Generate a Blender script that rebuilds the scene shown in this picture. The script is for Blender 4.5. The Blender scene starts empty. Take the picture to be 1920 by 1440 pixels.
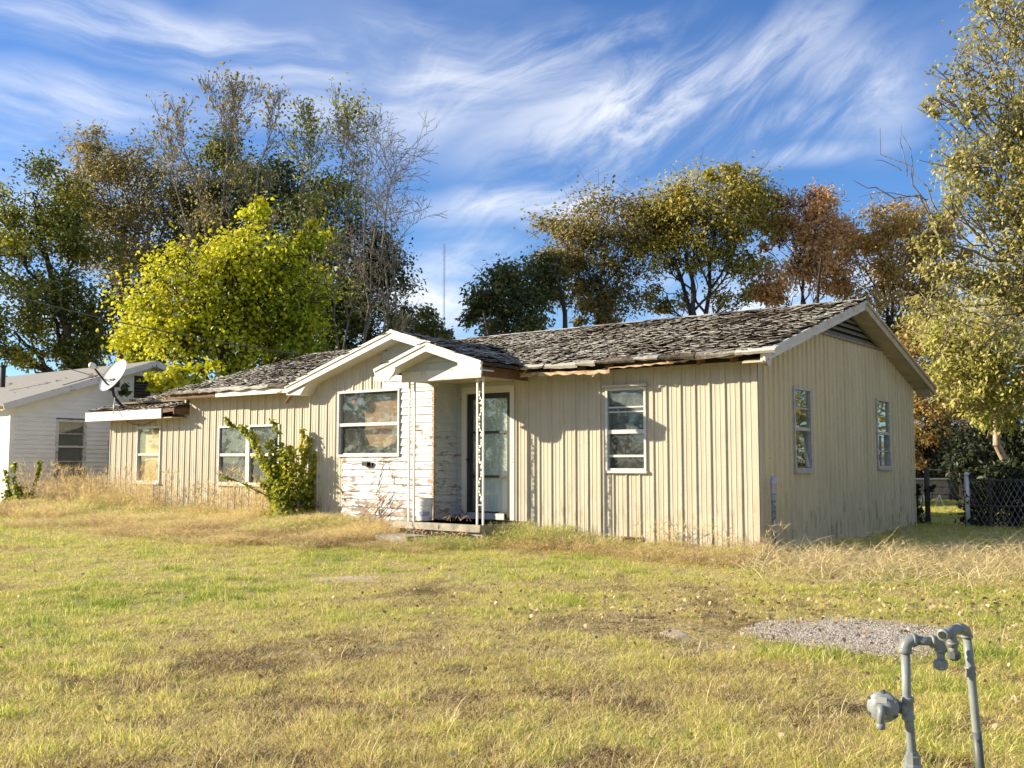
import bpy, math, random
import numpy as np
from mathutils import Vector, Matrix

sc = bpy.context.scene
COL = sc.collection
R = math.radians
random.seed(7)

# ---------------------------------------------------------------- camera
FPX, EYE, TH, PITCH = 1850.0, 1.28, R(37.6), math.atan(145 / 1850)
CAM = np.array([5.574, -12.74, EYE])
RT = np.array([math.cos(TH), math.sin(TH), 0.0])
FW = np.array([-math.sin(TH), math.cos(TH), 0.0])
cd = bpy.data.cameras.new('camera'); cam = bpy.data.objects.new('camera', cd); COL.objects.link(cam)
cam.location = CAM; cam.rotation_euler = (R(90) + PITCH, 0, TH)
cd.sensor_width = 36; cd.lens = 36 * FPX / 1920; cd.clip_start = .05; cd.clip_end = 4000
sc.camera = cam

# ---------------------------------------------------------------- light
SUN_DIR = Vector((2.2, 1.5, -.98)).normalized()          # the way the light travels
SUN_EL = math.asin(-SUN_DIR.z)
SUN_ROT = math.atan2(-SUN_DIR.x, -SUN_DIR.y)
sl = bpy.data.lights.new('sun', 'SUN'); so = bpy.data.objects.new('sun', sl); COL.objects.link(so)
sl.energy = 5.0; sl.angle = R(.5); sl.color = (1.0, .85, .62)
so.rotation_euler = SUN_DIR.to_track_quat('-Z', 'Y').to_euler()
so.location = (-40, -30, 30)
sc.view_settings.view_transform = 'Standard'; sc.view_settings.look = 'None'
sc.view_settings.gamma = 1; sc.view_settings.use_curve_mapping = False
sc.view_settings.exposure = 1.14


class G:
    """small helper for node trees"""
    def __init__(s, tree):
        s.t = tree; tree.nodes.clear()
    def n(s, typ, ins=None, **kw):
        nd = s.t.nodes.new(typ)
        for k, v in kw.items(): setattr(nd, k, v)
        for k, v in (ins or {}).items():
            if isinstance(v, bpy.types.NodeSocket): s.t.links.new(v, nd.inputs[k])
            else: nd.inputs[k].default_value = v
        return nd
    def math(s, op, a, b=0.0, c=0.0, clamp=False):
        return s.n('ShaderNodeMath', {0: a, 1: b, 2: c}, operation=op, use_clamp=clamp).outputs[0]
    def rng(s, v, a, b, c=0.0, d=1.0, smooth=False):
        return s.n('ShaderNodeMapRange', {'Value': v, 'From Min': a, 'From Max': b, 'To Min': c, 'To Max': d},
                   interpolation_type='SMOOTHSTEP' if smooth else 'LINEAR').outputs[0]
    def mix(s, f, a, b, typ='MIX'):
        nd = s.n('ShaderNodeMix', data_type='RGBA', blend_type=typ)
        for i, v in ((0, f), (6, a), (7, b)):
            if isinstance(v, bpy.types.NodeSocket): s.t.links.new(v, nd.inputs[i])
            else: nd.inputs[i].default_value = (tuple(v) + (1,) if i > 0 and len(v) == 3 else v)
        return nd.outputs[2]
    def noise(s, vec, scale, detail=3, rough=.55, dist=0.0, dim='3D'):
        return s.n('ShaderNodeTexNoise', {'Vector': vec, 'Scale': scale, 'Detail': detail, 'Roughness': rough, 'Distortion': dist}, noise_dimensions=dim).outputs[0]
    def scale(s, vec, xyz):
        return s.n('ShaderNodeVectorMath', {0: vec, 1: xyz}, operation='MULTIPLY').outputs[0]
    def ramp(s, f, stops):
        nd = s.n('ShaderNodeValToRGB', {0: f}); e = nd.color_ramp.elements
        while len(e) < len(stops): e.new(.5)
        for i, (p, c) in enumerate(stops):
            e[i].position = p; e[i].color = tuple(c) + (1,)
        return nd.outputs[0]


# ---------------------------------------------------------------- sky: clear blue with wind-drawn cirrus
w = bpy.data.worlds.new('World'); sc.world = w; w.use_nodes = True
g = G(w.node_tree)
sky = g.n('ShaderNodeTexSky', sky_type='NISHITA', sun_disc=False, sun_elevation=SUN_EL, sun_rotation=SUN_ROT,
          air_density=1.0, dust_density=.25, ozone_density=3.0)
D = g.n('ShaderNodeTexCoord').outputs['Generated']
dv = [g.n('ShaderNodeVectorMath', {0: D, 1: v}, operation='DOT_PRODUCT').outputs['Value'] for v in (tuple(RT), tuple(FW), (0, 0, 1))]
az = g.math('MULTIPLY', g.math('ARCTAN2', dv[0], dv[1]), 57.2958)
el = g.math('MULTIPLY', g.math('ARCSINE', dv[2]), 57.2958)
AE = g.n('ShaderNodeCombineXYZ', {0: az, 1: el, 2: 0.0}).outputs[0]
wn = g.n('ShaderNodeTexNoise', {'Vector': AE, 'Scale': .075, 'Detail': 3.0}, noise_dimensions='2D').outputs[1]
wv = g.n('ShaderNodeVectorMath', {0: wn, 1: (.5, .5, .5)}, operation='SUBTRACT').outputs[0]
wv2 = g.n('ShaderNodeVectorMath', {0: g.scale(wv, (7, 3.5, 0)), 1: AE}, operation='ADD').outputs[0]


def rot_uv(vec, deg, sx, sy, off=(0, 0)):
    c, s_ = math.cos(R(deg)), math.sin(R(deg))
    a = g.n('ShaderNodeVectorMath', {0: vec, 1: (c * sx, s_ * sx, 0)}, operation='DOT_PRODUCT').outputs['Value']
    b = g.n('ShaderNodeVectorMath', {0: vec, 1: (-s_ * sy, c * sy, 0)}, operation='DOT_PRODUCT').outputs['Value']
    return g.n('ShaderNodeCombineXYZ', {0: g.math('ADD', a, off[0]), 1: g.math('ADD', b, off[1]), 2: 0.0}).outputs[0]


def blob(px, py, rx, ry, deg, amt):
    """a cloud bank centred on a compass direction; rx, ry in degrees"""
    a0 = math.degrees(math.atan((px - 960) / FPX)); e0 = math.degrees(math.atan((865 - py) / FPX * math.cos(R(a0))))
    p = g.n('ShaderNodeVectorMath', {0: wv2, 1: (a0, e0, 0)}, operation='SUBTRACT').outputs[0]
    q = rot_uv(p, deg, 1 / rx, 1 / ry)
    l = g.n('ShaderNodeVectorMath', {0: q}, operation='LENGTH').outputs['Value']
    return g.rng(l, 1.0, 0.0, 0.0, amt, True)


st_l = g.noise(rot_uv(wv2, -4, .05, .30), 1.0, 9, .62, .3, '2D')        # long flat streaks
st_r = g.noise(rot_uv(wv2, 30, .085, .34), 1.0, 10, .63, .35, '2D')        # feathery diagonal streaks
broad = g.noise(rot_uv(wv2, 8, .05, .11), 1.0, 4, .5, .4, '2D')
right = g.rng(az, -12, 6, 0, 1, True)
streak = g.math('ADD', g.math('MULTIPLY', st_l, g.math('SUBTRACT', 1.0, right)), g.math('MULTIPLY', st_r, right))
dens = None
for b in ((330, 50, 20, 2.6, -2, .62), (150, 190, 13, 2.6, 0, .5), (520, 120, 10, 1.8, 6, .42), (560, 200, 9, 2.2, 12, .4),
          (120, 300, 14, 3.2, 0, .55), (860, 150, 11, 4.0, 14, .6), (1150, 190, 13, 5.2, 14, .72), (1430, 110, 9, 2.6, 30, .62), (1500, 225, 8, 1.8, 16, .5),
          (1640, 150, 6, 5, 40, .5), (1560, 60, 6, 2, 38, .4), (1000, 380, 11, 2.0, 3, .78), (1400, 310, 13, 1.2, 2, .45), (880, 490, 5, 3.2, 0, .6), (1250, 330, 5, 1.2, 20, .25),
          (820, 560, 9, 2.6, 0, .75), (1500, 560, 26, 4, 0, .7), (400, 560, 26, 4.5, 0, .75), (60, 420, 10, 3, 0, .6), (720, 30, 8, 1.6, 0, .35), (1100, 40, 9, 2, 14, .4)):
    v = blob(*b); dens = v if dens is None else g.math('MAXIMUM', dens, v)
front = g.rng(g.math('ABSOLUTE', az), 34, 46, 0, 1, True)                # the same sort of cirrus goes on all round
dens = g.math('MAXIMUM', dens, g.math('MULTIPLY', g.math('MULTIPLY', g.rng(broad, .4, .62, 0, .7, True), front), 1.0))
base_c = g.rng(broad, .38, .75, 0, .14, True)
cl = g.math('ADD', g.math('MULTIPLY', dens, g.rng(streak, .32, .68, .10, 1.2, True)), base_c)
cl = g.math('MULTIPLY', g.math('MINIMUM', g.math('MAXIMUM', cl, 0.0), 1.0), .92)
hs = g.n('ShaderNodeHueSaturation', {'Hue': .51, 'Saturation': 1.04, 'Value': 1.14, 'Color': g.mix(1.0, sky.outputs[0], (.60, .82, .98), 'MULTIPLY')}).outputs[0]
cloudc = g.n('ShaderNodeRGB'); cloudc.outputs[0].default_value = (6.6, 6.7, 6.9, 1)
skyc = g.mix(cl, hs, cloudc.outputs[0])
bg = g.n('ShaderNodeBackground', {'Color': skyc, 'Strength': .08})
g.n('ShaderNodeOutputWorld', {'Surface': bg.outputs[0]})


# ---------------------------------------------------------------- helpers
def spot(px, py, d):
    """point seen at a pixel of the 1920x1440 photograph, d metres ahead of the camera (level distance)"""
    x, y = (px - 960) / FPX, (720 - py) / FPX
    h = math.cos(PITCH) - y * math.sin(PITCH); v = math.sin(PITCH) + y * math.cos(PITCH)
    return CAM + RT * (x * d / h) + FW * d + np.array([0, 0, v * d / h])


def vnoise(x, y, seed=0):
    x = np.asarray(x, float); y = np.asarray(y, float)
    xi = np.floor(x).astype(np.int64); yi = np.floor(y).astype(np.int64); fx = x - xi; fy = y - yi
    fx = fx * fx * (3 - 2 * fx); fy = fy * fy * (3 - 2 * fy)
    def h(a, b):
        n = (a * 374761393 + b * 668265263 + seed * 974634777) & 0x7fffffff
        n = ((n ^ (n >> 13)) * 1274126177) & 0x7fffffff
        return ((n ^ (n >> 16)) & 0xffff) / 65535.0
    return (h(xi, yi) * (1 - fx) + h(xi + 1, yi) * fx) * (1 - fy) + (h(xi, yi + 1) * (1 - fx) + h(xi + 1, yi + 1) * fx) * fy


def gz(x, y):
    x = np.asarray(x, float); y = np.asarray(y, float)
    z = -.0095 * np.clip(x, -26, 12) + .0205 * np.clip(y, -30, 2)
    return z + (vnoise(x / 2.3, y / 2.3, 3) - .5) * .07 + (vnoise(x / .7, y / .7, 5) - .5) * .03


def rf(r, f):
    p = CAM + RT * r + FW * f
    return p[0], p[1]


class MB:
    def __init__(s): s.v = []; s.f = []
    def add(s, vs, fs):
        o = len(s.v); s.v += [tuple(map(float, p)) for p in vs]; s.f += [tuple(i + o for i in q) for q in fs]; return s
    def box(s, c, d, m=None):
        vs = []
        for z in (-.5, .5):
            for x, y in ((-.5, -.5), (.5, -.5), (.5, .5), (-.5, .5)):
                p = Vector((x * d[0], y * d[1], z * d[2]))
                if m is not None: p = m @ p
                vs.append(p + Vector(c))
        return s.add(vs, [(3, 2, 1, 0), (4, 5, 6, 7), (0, 1, 5, 4), (1, 2, 6, 5), (2, 3, 7, 6), (3, 0, 4, 7)])
    def beam(s, p0, p1, wd, ht, up=(0, 0, 1)):
        p0, p1 = Vector(p0), Vector(p1); d = (p1 - p0); L = d.length; d.normalize()
        sd = d.cross(Vector(up)).normalized(); u = sd.cross(d)
        m = Matrix((d, sd, u)).transposed()
        return s.box((p0 + p1) / 2, (L, wd, ht), m)
    def prism(s, poly, vec):
        n = len(poly); a = [Vector(p) for p in poly]; b = [p + Vector(vec) for p in a]
        return s.add(a + b, [tuple(range(n))[::-1], tuple(range(n, 2 * n))] + [(i, (i + 1) % n, n + (i + 1) % n, n + i) for i in range(n)])
    def quad(s, a, b, c, d): return s.add([a, b, c, d], [(0, 1, 2, 3)])
    def tube(s, pts, r, n=8, cap=True):
        pts = [Vector(p) for p in pts]; rs = r if isinstance(r, (list, tuple)) else [r] * len(pts)
        vs = []; fs = []; ref = Vector((.31, .17, .93))
        prev = None
        for i, p in enumerate(pts):
            t = (pts[min(i + 1, len(pts) - 1)] - pts[max(i - 1, 0)]).normalized()
            if prev is None:
                a = t.cross(ref if abs(t.dot(ref)) < .9 else Vector((1, 0, 0))).normalized()
            else:
                a = (prev - t * prev.dot(t)).normalized()
            prev = a; b = t.cross(a)
            for k in range(n):
                q = 2 * math.pi * k / n
                vs.append(p + (a * math.cos(q) + b * math.sin(q)) * rs[i])
        for i in range(len(pts) - 1):
            for k in range(n):
                k2 = (k + 1) % n
                fs.append((i * n + k, i * n + k2, (i + 1) * n + k2, (i + 1) * n + k))
        if cap: fs += [tuple(range(n))[::-1], tuple((len(pts) - 1) * n + k for k in range(n))]
        return s.add(vs, fs)
    def lathe(s, prof, c, axis=(0, 0, 1), n=20):
        ax = Vector(axis).normalized(); a = ax.cross(Vector((.3, .9, .2))).normalized(); b = ax.cross(a)
        vs = []; fs = []
        for (r, h) in prof:
            for k in range(n):
                q = 2 * math.pi * k / n; vs.append(Vector(c) + ax * h + (a * math.cos(q) + b * math.sin(q)) * r)
        for i in range(len(prof) - 1):
            for k in range(n):
                k2 = (k + 1) % n; fs.append((i * n + k, i * n + k2, (i + 1) * n + k2, (i + 1) * n + k))
        fs += [tuple(range(n))[::-1], tuple((len(prof) - 1) * n + k for k in range(n))]
        return s.add(vs, fs)
    def build(s, name, m, parent=None, smooth=False, kind=None, origin=None):
        me = bpy.data.meshes.new(name)
        vs = s.v
        if origin is not None: vs = [(p[0] - origin[0], p[1] - origin[1], p[2] - origin[2]) for p in vs]
        me.from_pydata(vs, [], s.f); me.update()
        if smooth:
            me.polygons.foreach_set('use_smooth', [True] * len(me.polygons))
        o = bpy.data.objects.new(name, me); COL.objects.link(o)
        if m: me.materials.append(m)
        if origin is not None: o.location = origin
        if parent: o.parent = parent
        if kind: o['kind'] = kind
        return o


def tag(o, label, cat, group=None):
    o['label'] = label; o['category'] = cat
    if group: o['group'] = group
    return o


def empty(name, loc, label, cat, group=None, rz=0):
    o = bpy.data.objects.new(name, None); COL.objects.link(o); o.location = loc; o.rotation_euler = (0, 0, rz)
    o.empty_display_size = .2
    return tag(o, label, cat, group)


def mesh_np(name, V, F, m=None, tint=None, smooth=False):
    V = np.asarray(V, np.float32).reshape(-1, 3); F = np.asarray(F, np.int32); k = F.shape[1]
    me = bpy.data.meshes.new(name)
    me.vertices.add(len(V)); me.vertices.foreach_set('co', V.ravel())
    me.loops.add(F.size); me.loops.foreach_set('vertex_index', F.ravel())
    me.polygons.add(len(F)); me.polygons.foreach_set('loop_start', np.arange(len(F), dtype=np.int32) * k)
    me.update(calc_edges=True)
    if tint is not None:
        a = me.attributes.new('tint', 'FLOAT', 'FACE'); a.data.foreach_set('value', np.asarray(tint, np.float32))
    if smooth: me.polygons.foreach_set('use_smooth', np.ones(len(F), bool))
    if m: me.materials.append(m)
    return me


def obj_of(name, me, parent=None, kind=None):
    o = bpy.data.objects.new(name, me); COL.objects.link(o)
    if parent: o.parent = parent
    if kind: o['kind'] = kind
    return o


# ---------------------------------------------------------------- materials
def newmat(name):
    m = bpy.data.materials.new(name); m.use_nodes = True
    return m, G(m.node_tree)


def finish(g, color, rough=.6, bump=None, bs=.3, bd=.01, metal=0.0, spec=.4, sh=None):
    ins = {'Base Color': color if isinstance(color, bpy.types.NodeSocket) else tuple(color) + (1,), 'Roughness': rough, 'Metallic': metal, 'Specular IOR Level': spec}
    if bump is not None:
        ins['Normal'] = g.n('ShaderNodeBump', {'Height': bump, 'Strength': bs, 'Distance': bd}).outputs[0]
    p = g.n('ShaderNodeBsdfPrincipled', ins)
    g.n('ShaderNodeOutputMaterial', {'Surface': p.outputs[0]})
    return p


def pos(g): return g.n('ShaderNodeNewGeometry').outputs['Position']


def noisy(name, c1, c2, scale=8.0, rough=.7, bs=.3, stretch=(1, 1, 1), lo=.35, hi=.65, detail=5, metal=0.0, spec=.4, bd=.01, c3=None, t3=.62, s3=3.0):
    m, g = newmat(name); P = g.scale(pos(g), stretch)
    n = g.noise(P, scale, detail)
    c = g.mix(g.rng(n, lo, hi), c1, c2)
    if c3: c = g.mix(g.rng(g.noise(pos(g), s3, 6, .65), t3, t3 + .06), c, c3)
    finish(g, c, rough, n, bs, bd, metal, spec)
    return m


def siding_mat(name, base, dirt, rough=.42):
    m, g = newmat(name); P = pos(g)
    st = g.noise(g.scale(P, (9, 9, .35)), 1.0, 5, .6)
    bl = g.noise(P, 1.3, 4, .6)
    c = g.mix(g.rng(st, .40, .72, 0, .75), base, dirt)
    c = g.mix(g.rng(bl, .45, .75, 0, .7), c, tuple(x * .78 for x in base))
    z = g.n('ShaderNodeSeparateXYZ', {0: P}).outputs[2]
    sp = g.noise(g.scale(P, (14, 14, 3)), 1.0, 6, .7)
    low = g.math('MULTIPLY', g.rng(sp, .52, .66), g.rng(z, 1.1, .1, 0, .9))
    c = g.mix(low, c, (.16, .13, .08))
    rust = g.rng(g.noise(g.scale(P, (16, 16, .55)), 1.0, 6, .7), .60, .70, 0, .55)
    c = g.mix(g.math('MULTIPLY', rust, g.rng(g.noise(P, .9, 3), .45, .6)), c, (.27, .19, .11))
    spots = g.rng(g.noise(P, 26, 3, .6), .68, .72, 0, .8)
    c = g.mix(spots, c, (.2, .14, .09))
    finish(g, c, rough, g.noise(g.scale(P, (3, 3, 1)), 1.5, 2), .12, .03, 0, .45)
    return m


def peel_mat(name, paint, shift=0.0, stretch=(3, 3, 13)):
    """old paint flaking off boards, worst near the ground"""
    m, g = newmat(name); P = pos(g)
    n = g.noise(g.scale(P, stretch), 1.3, 7, .66, .5)
    n2 = g.noise(g.scale(P, (5, 5, 60)), 1.0, 4, .6)
    n3 = g.noise(P, 2.2, 4, .6)
    z = g.n('ShaderNodeSeparateXYZ', {0: P}).outputs[2]
    wear = g.math('ADD', g.math('ADD', n, g.rng(z, 2.4, .5, -.06, .075)), g.math('MULTIPLY', g.math('SUBTRACT', n3, .5), .35))
    k = g.rng(wear, .57 - shift, .60 - shift)
    wood = g.mix(g.rng(n2, .35, .65), (.27, .215, .18), (.40, .29, .23))
    wood = g.mix(g.rng(n3, .5, .62), wood, (.22, .18, .16))
    pc = g.mix(g.rng(n2, .3, .7), paint, tuple(x * .86 for x in paint))
    pc = g.mix(g.rng(g.noise(P, 5, 4), .5, .75, 0, .5), pc, (.55, .56, .58))
    c = g.mix(k, pc, wood)
    h = g.math('SUBTRACT', g.math('MULTIPLY', n2, .25), k)
    finish(g, c, g.rng(k, 0, 1, .5, .85), h, .5, .006)
    return m


def plain(name, c, rough=.5, metal=0.0, spec=.5, em=None):
    m, g = newmat(name); n = g.noise(pos(g), 30, 4)
    finish(g, g.mix(g.rng(n, .3, .7), tuple(x * .85 for x in c), c), rough, n, .08, .004, metal, spec)
    return m


def glass_mat(name, dirt=.2, dcol=(.45, .47, .46), refl=1.0, streak=(1, 1, 1), tintc=(.9, .94, .93)):
    m, g = newmat(name); P = pos(g)
    n = g.noise(g.scale(P, streak), 4, 6, .65, 1.0)
    tr = g.n('ShaderNodeBsdfTransparent', {'Color': tintc + (1,)})
    gl = g.n('ShaderNodeBsdfGlossy', {'Color': (1, 1, 1, 1), 'Roughness': .02, 'Normal': g.n('ShaderNodeBump', {'Height': g.noise(P, 1.5, 1), 'Strength': .05, 'Distance': .03}).outputs[0]})
    df = g.n('ShaderNodeBsdfDiffuse', {'Color': dcol + (1,)})
    ge = g.n('ShaderNodeNewGeometry'); cs = g.math('ABSOLUTE', g.n('ShaderNodeVectorMath', {0: ge.outputs['Normal'], 1: ge.outputs['Incoming']}, operation='DOT_PRODUCT').outputs['Value'])
    fr = g.math('ADD', .04, g.math('MULTIPLY', .96, g.math('POWER', g.math('SUBTRACT', 1.0, cs, clamp=True), 5.0)))
    a = g.n('ShaderNodeMixShader', {0: g.math('MULTIPLY', fr, refl, clamp=True), 1: tr.outputs[0], 2: gl.outputs[0]})
    b = g.n('ShaderNodeMixShader', {0: g.rng(n, .45, .75, dirt * .4, dirt), 1: a.outputs[0], 2: df.outputs[0]})
    g.n('ShaderNodeOutputMaterial', {'Surface': b.outputs[0]})
    return m


def film_mat(name, col, thr=.5, dens=(.3, .9), bump=.9):
    """crumpled clear plastic film"""
    m, g = newmat(name); P = pos(g)
    n = g.noise(g.scale(P, (3, 3, 2.2)), 2.0, 6, .62, 1.6)
    rd = g.math('SUBTRACT', 1.0, g.math('MULTIPLY', g.math('ABSOLUTE', g.math('SUBTRACT', n, .5)), 9.0), clamp=True)
    b = g.n('ShaderNodeBump', {'Height': n, 'Strength': bump, 'Distance': .08}).outputs[0]
    tr = g.n('ShaderNodeBsdfTransparent')
    df = g.n('ShaderNodeBsdfPrincipled', {'Base Color': col + (1,), 'Roughness': .22, 'Normal': b, 'Specular IOR Level': .8})
    s = g.n('ShaderNodeMixShader', {0: g.rng(rd, 0, 1, dens[0], dens[1]), 1: tr.outputs[0], 2: df.outputs[0]})
    g.n('ShaderNodeOutputMaterial', {'Surface': s.outputs[0]})
    return m


def leaf_mat(name, stops, trans=.35, rough=.5, mixr=.45):
    m, g = newmat(name)
    geo = g.n('ShaderNodeNewGeometry')
    t = g.n('ShaderNodeAttribute', attribute_name='tint').outputs['Fac']
    f = g.math('ADD', g.math('MULTIPLY', t, 1 - mixr), g.math('MULTIPLY', geo.outputs['Random Per Island'], mixr))
    c = g.ramp(f, stops)
    d = g.n('ShaderNodeBsdfPrincipled', {'Base Color': c, 'Roughness': rough, 'Specular IOR Level': .35})
    tl = g.n('ShaderNodeBsdfTranslucent', {'Color': g.mix(.35, c, (.5, .5, .05), 'MULTIPLY') if False else c})
    s = g.n('ShaderNodeMixShader', {0: trans, 1: d.outputs[0], 2: tl.outputs[0]})
    g.n('ShaderNodeOutputMaterial', {'Surface': s.outputs[0]})
    return m


M = {}
M['metal'] = siding_mat('cream_metal', (.50, .46, .36), (.38, .34, .26))
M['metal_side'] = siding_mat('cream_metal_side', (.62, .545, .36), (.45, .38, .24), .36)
M['peel'] = peel_mat('peeling_white_paint', (.50, .52, .535), -.01)
M['peel_shade'] = peel_mat('shade_greyed_white_paint', (.42, .46, .46), -.01)  # white boards greyed in colour to deepen the shade round the porch
M['trim'] = peel_mat('white_trim_paint', (.64, .62, .57), -.08, (3, 3, 6))
M['trim_worn'] = peel_mat('worn_trim_paint', (.64, .62, .57), .02, (3, 3, 8))
M['rot'] = noisy('rotten_wood', (.10, .055, .035), (.22, .13, .08), 14, .85, .6, (1, 1, 6))
M['rotpale'] = noisy('pale_rotten_wood', (.28, .17, .10), (.55, .44, .31), 10, .85, .6, (1, 1, 4))
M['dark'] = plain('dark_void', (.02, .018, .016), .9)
M['interior'] = noisy('interior_plaster', (.16, .14, .11), (.22, .2, .16), 3, .9, .2)
M['alu'] = noisy('aluminium_frame', (.34, .35, .36), (.52, .53, .52), 20, .45, .15, metal=.35, c3=(.3, .24, .18), t3=.63, s3=18)
M['white_alu'] = noisy('white_window_frame', (.46, .47, .46), (.60, .60, .58), 20, .4, .12, c3=(.35, .27, .2), t3=.66, s3=16)
M['glass'] = glass_mat('window_glass', .10, refl=1.3)
M['glass_dirty'] = glass_mat('dusty_glass', .45, (.22, .24, .24), 1.3, (1, 1, .5))
M['glass_side'] = glass_mat('side_glass', .06, refl=1.3)
M['glass_grey'] = glass_mat('grey_scratched_glass', .6, (.20, .24, .25), 1.2, (2, 2, 1))
M['film'] = film_mat('clear_film', (.40, .43, .42), dens=(.0, .20))
M['film_door'] = film_mat('door_film', (.80, .85, .80), dens=(.22, .85), bump=.3)
M['film_grey'] = film_mat('grey_film', (.20, .23, .24), dens=(.35, .8))
M['cardboard'] = noisy('cardboard', (.36, .19, .10), (.52, .29, .15), 4, .9, .2)
M['plywood'] = noisy('tan_window_board', (.62, .40, .17), (.72, .50, .24), 3, .8, .2, (1, 1, 1.5), c3=(.34, .2, .08), t3=.6, s3=4)
M['blackmetal'] = plain('black_door_frame', (.018, .018, .018), .45)
M['door'] = noisy('pale_door', (.76, .80, .73), (.82, .84, .78), 5, .6, .15)
M['concrete'] = noisy('old_concrete', (.24, .22, .18), (.42, .38, .31), 7, .9, .6, c3=(.09, .08, .06), t3=.6, s3=5)
M['rust_dirt'] = noisy('orange_crumbled_dirt', (.20, .13, .07), (.40, .28, .14), 20, .95, .7)
M['iron'] = noisy('white_painted_iron', (.66, .65, .60), (.76, .75, .7), 25, .45, .2, c3=(.25, .14, .08), t3=.64, s3=24)
M['deck'] = noisy('roof_felt', (.02, .018, .016), (.06, .05, .045), 8, .95, .4)
M['roof_plain'] = noisy('grey_asphalt_roof', (.20, .20, .195), (.30, .295, .28), 60, .95, .4, c3=(.42, .34, .24), t3=.66, s3=1.4)
M['vent'] = noisy('grey_louver', (.20, .19, .165), (.30, .28, .24), 12, .7, .3)
M['soffit'] = noisy('tan_soffit', (.40, .34, .24), (.52, .45, .33), 5, .7, .2)
M['white_vinyl'] = noisy('white_vinyl_siding', (.74, .735, .68), (.82, .81, .75), 2.2, .5, .12, (1, 1, 2), c3=(.5, .44, .33), t3=.78, s3=1.2)
M['curtain'] = noisy('lace_curtain', (.42, .38, .30), (.60, .55, .45), 9, .9, .5, (1, 3, .4))
M['bucket'] = noisy('white_plastic', (.70, .68, .66), (.82, .80, .77), 6, .4, .05)
M['blue_print'] = noisy('faded_blue_print', (.22, .22, .42), (.42, .42, .55), 30, .5, .02)
M['dish'] = plain('dish_white', (.78, .78, .74), .35)
M['blacksteel'] = plain('black_steel', (.02, .02, .022), .4, .3)
M['galv'] = noisy('galvanised_steel', (.38, .40, .40), (.52, .54, .53), 12, .5, .15, metal=.25)
M['gas'] = noisy('grey_pipe_paint', (.17, .195, .20), (.24, .27, .272), 9, .42, .1, c3=(.06, .05, .045), t3=.66, s3=22)
M['gas_dark'] = plain('dark_fitting', (.09, .105, .11), .5)
M['pvc_cap'] = plain('lilac_plastic', (.42, .42, .62), .5)
M['mottled'] = noisy('mottled_pipe', (.10, .11, .12), (.34, .38, .42), 22, .7, .3, lo=.42, hi=.58)
M['bark_dark'] = noisy('dark_bark', (.035, .028, .022), (.085, .07, .055), 14, .95, .8, (1, 1, .3), bd=.03)
M['bark_grey'] = noisy('grey_bark', (.13, .115, .095), (.24, .215, .18), 14, .95, .7, (1, 1, .3), bd=.03)
M['bark_pale'] = noisy('pale_bark', (.30, .23, .18), (.52, .42, .34), 6, .9, .6, (1, 1, .5), c3=(.06, .05, .04), t3=.6, s3=9)
M['red'] = plain('red_cloth', (.5, .02, .03), .8)
M['tin'] = noisy('tin_roof', (.62, .62, .6), (.75, .75, .72), 4, .4, .1, metal=.2)
M['darkwood'] = noisy('dark_boards', (.05, .045, .04), (.10, .09, .08), 6, .9, .4, (1, 1, 5))  # one very dark brown for backing, fence, vent and shed boards
M['redsteel'] = plain('red_lattice_steel', (.30, .26, .28), .6)
M['tan_timber'] = noisy('tan_timber', (.26, .23, .18), (.36, .32, .25), 10, .85, .4)

# foliage (leaf colour ramps; the vine and thicket ramp has shade put in)
M['lf_yellow'] = leaf_mat('yellow_green_leaves', [(0, (.10, .17, .012)), (.3, (.30, .38, .015)), (.6, (.58, .58, .02)), (1, (.74, .68, .07))], .45)
M['lf_dark'] = leaf_mat('dark_green_leaves', [(0, (.03, .045, .014)), (.45, (.10, .13, .04)), (.75, (.24, .24, .075)), (1, (.36, .32, .11))], .36)
M['lf_green'] = leaf_mat('green_yellow_leaves', [(0, (.04, .06, .016)), (.35, (.13, .16, .035)), (.65, (.34, .34, .05)), (1, (.60, .54, .06))], .4)
M['lf_shaded'] = leaf_mat('shade_darkened_leaves', [(0, (.010, .016, .006)), (.5, (.028, .040, .014)), (.85, (.06, .075, .025)), (1, (.13, .12, .04))], .15)  # near-black leaf colour stands in for shade under the right-hand trees
M['lf_olive'] = leaf_mat('olive_leaves', [(0, (.07, .065, .02)), (.45, (.30, .255, .085)), (.8, (.44, .36, .13)), (1, (.52, .40, .15))], .42)
M['lf_gold'] = leaf_mat('golden_olive_leaves', [(0, (.09, .09, .02)), (.4, (.36, .32, .07)), (.75, (.56, .47, .09)), (1, (.64, .48, .12))], .42)
M['lf_brown'] = leaf_mat('rusty_leaves', [(0, (.26, .13, .05)), (.4, (.66, .40, .18)), (.8, (.76, .50, .24)), (1, (.78, .60, .26))], .42)
M['lf_orange'] = leaf_mat('orange_tan_leaves', [(0, (.16, .11, .03)), (.45, (.52, .36, .11)), (.8, (.64, .47, .17)), (1, (.66, .56, .17))], .42)
M['lf_pecan'] = leaf_mat('pale_olive_leaves', [(0, (.09, .10, .025)), (.38, (.33, .32, .08)), (.68, (.54, .48, .16)), (1, (.66, .57, .28))], .42)
M['lf_pecan_green'] = leaf_mat('fresh_green_leaves', [(0, (.09, .12, .02)), (.38, (.36, .38, .07)), (.72, (.60, .56, .17)), (1, (.70, .62, .32))], .46)
M['lf_bush'] = leaf_mat('shrub_leaves', [(0, (.05, .08, .015)), (.35, (.20, .26, .03)), (.65, (.52, .54, .05)), (1, (.70, .56, .06))], .5)
M['lf_litter'] = leaf_mat('dry_leaf_litter', [(0, (.13, .075, .04)), (.45, (.34, .24, .13)), (.8, (.56, .46, .30)), (1, (.66, .56, .32))], .15)

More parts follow.
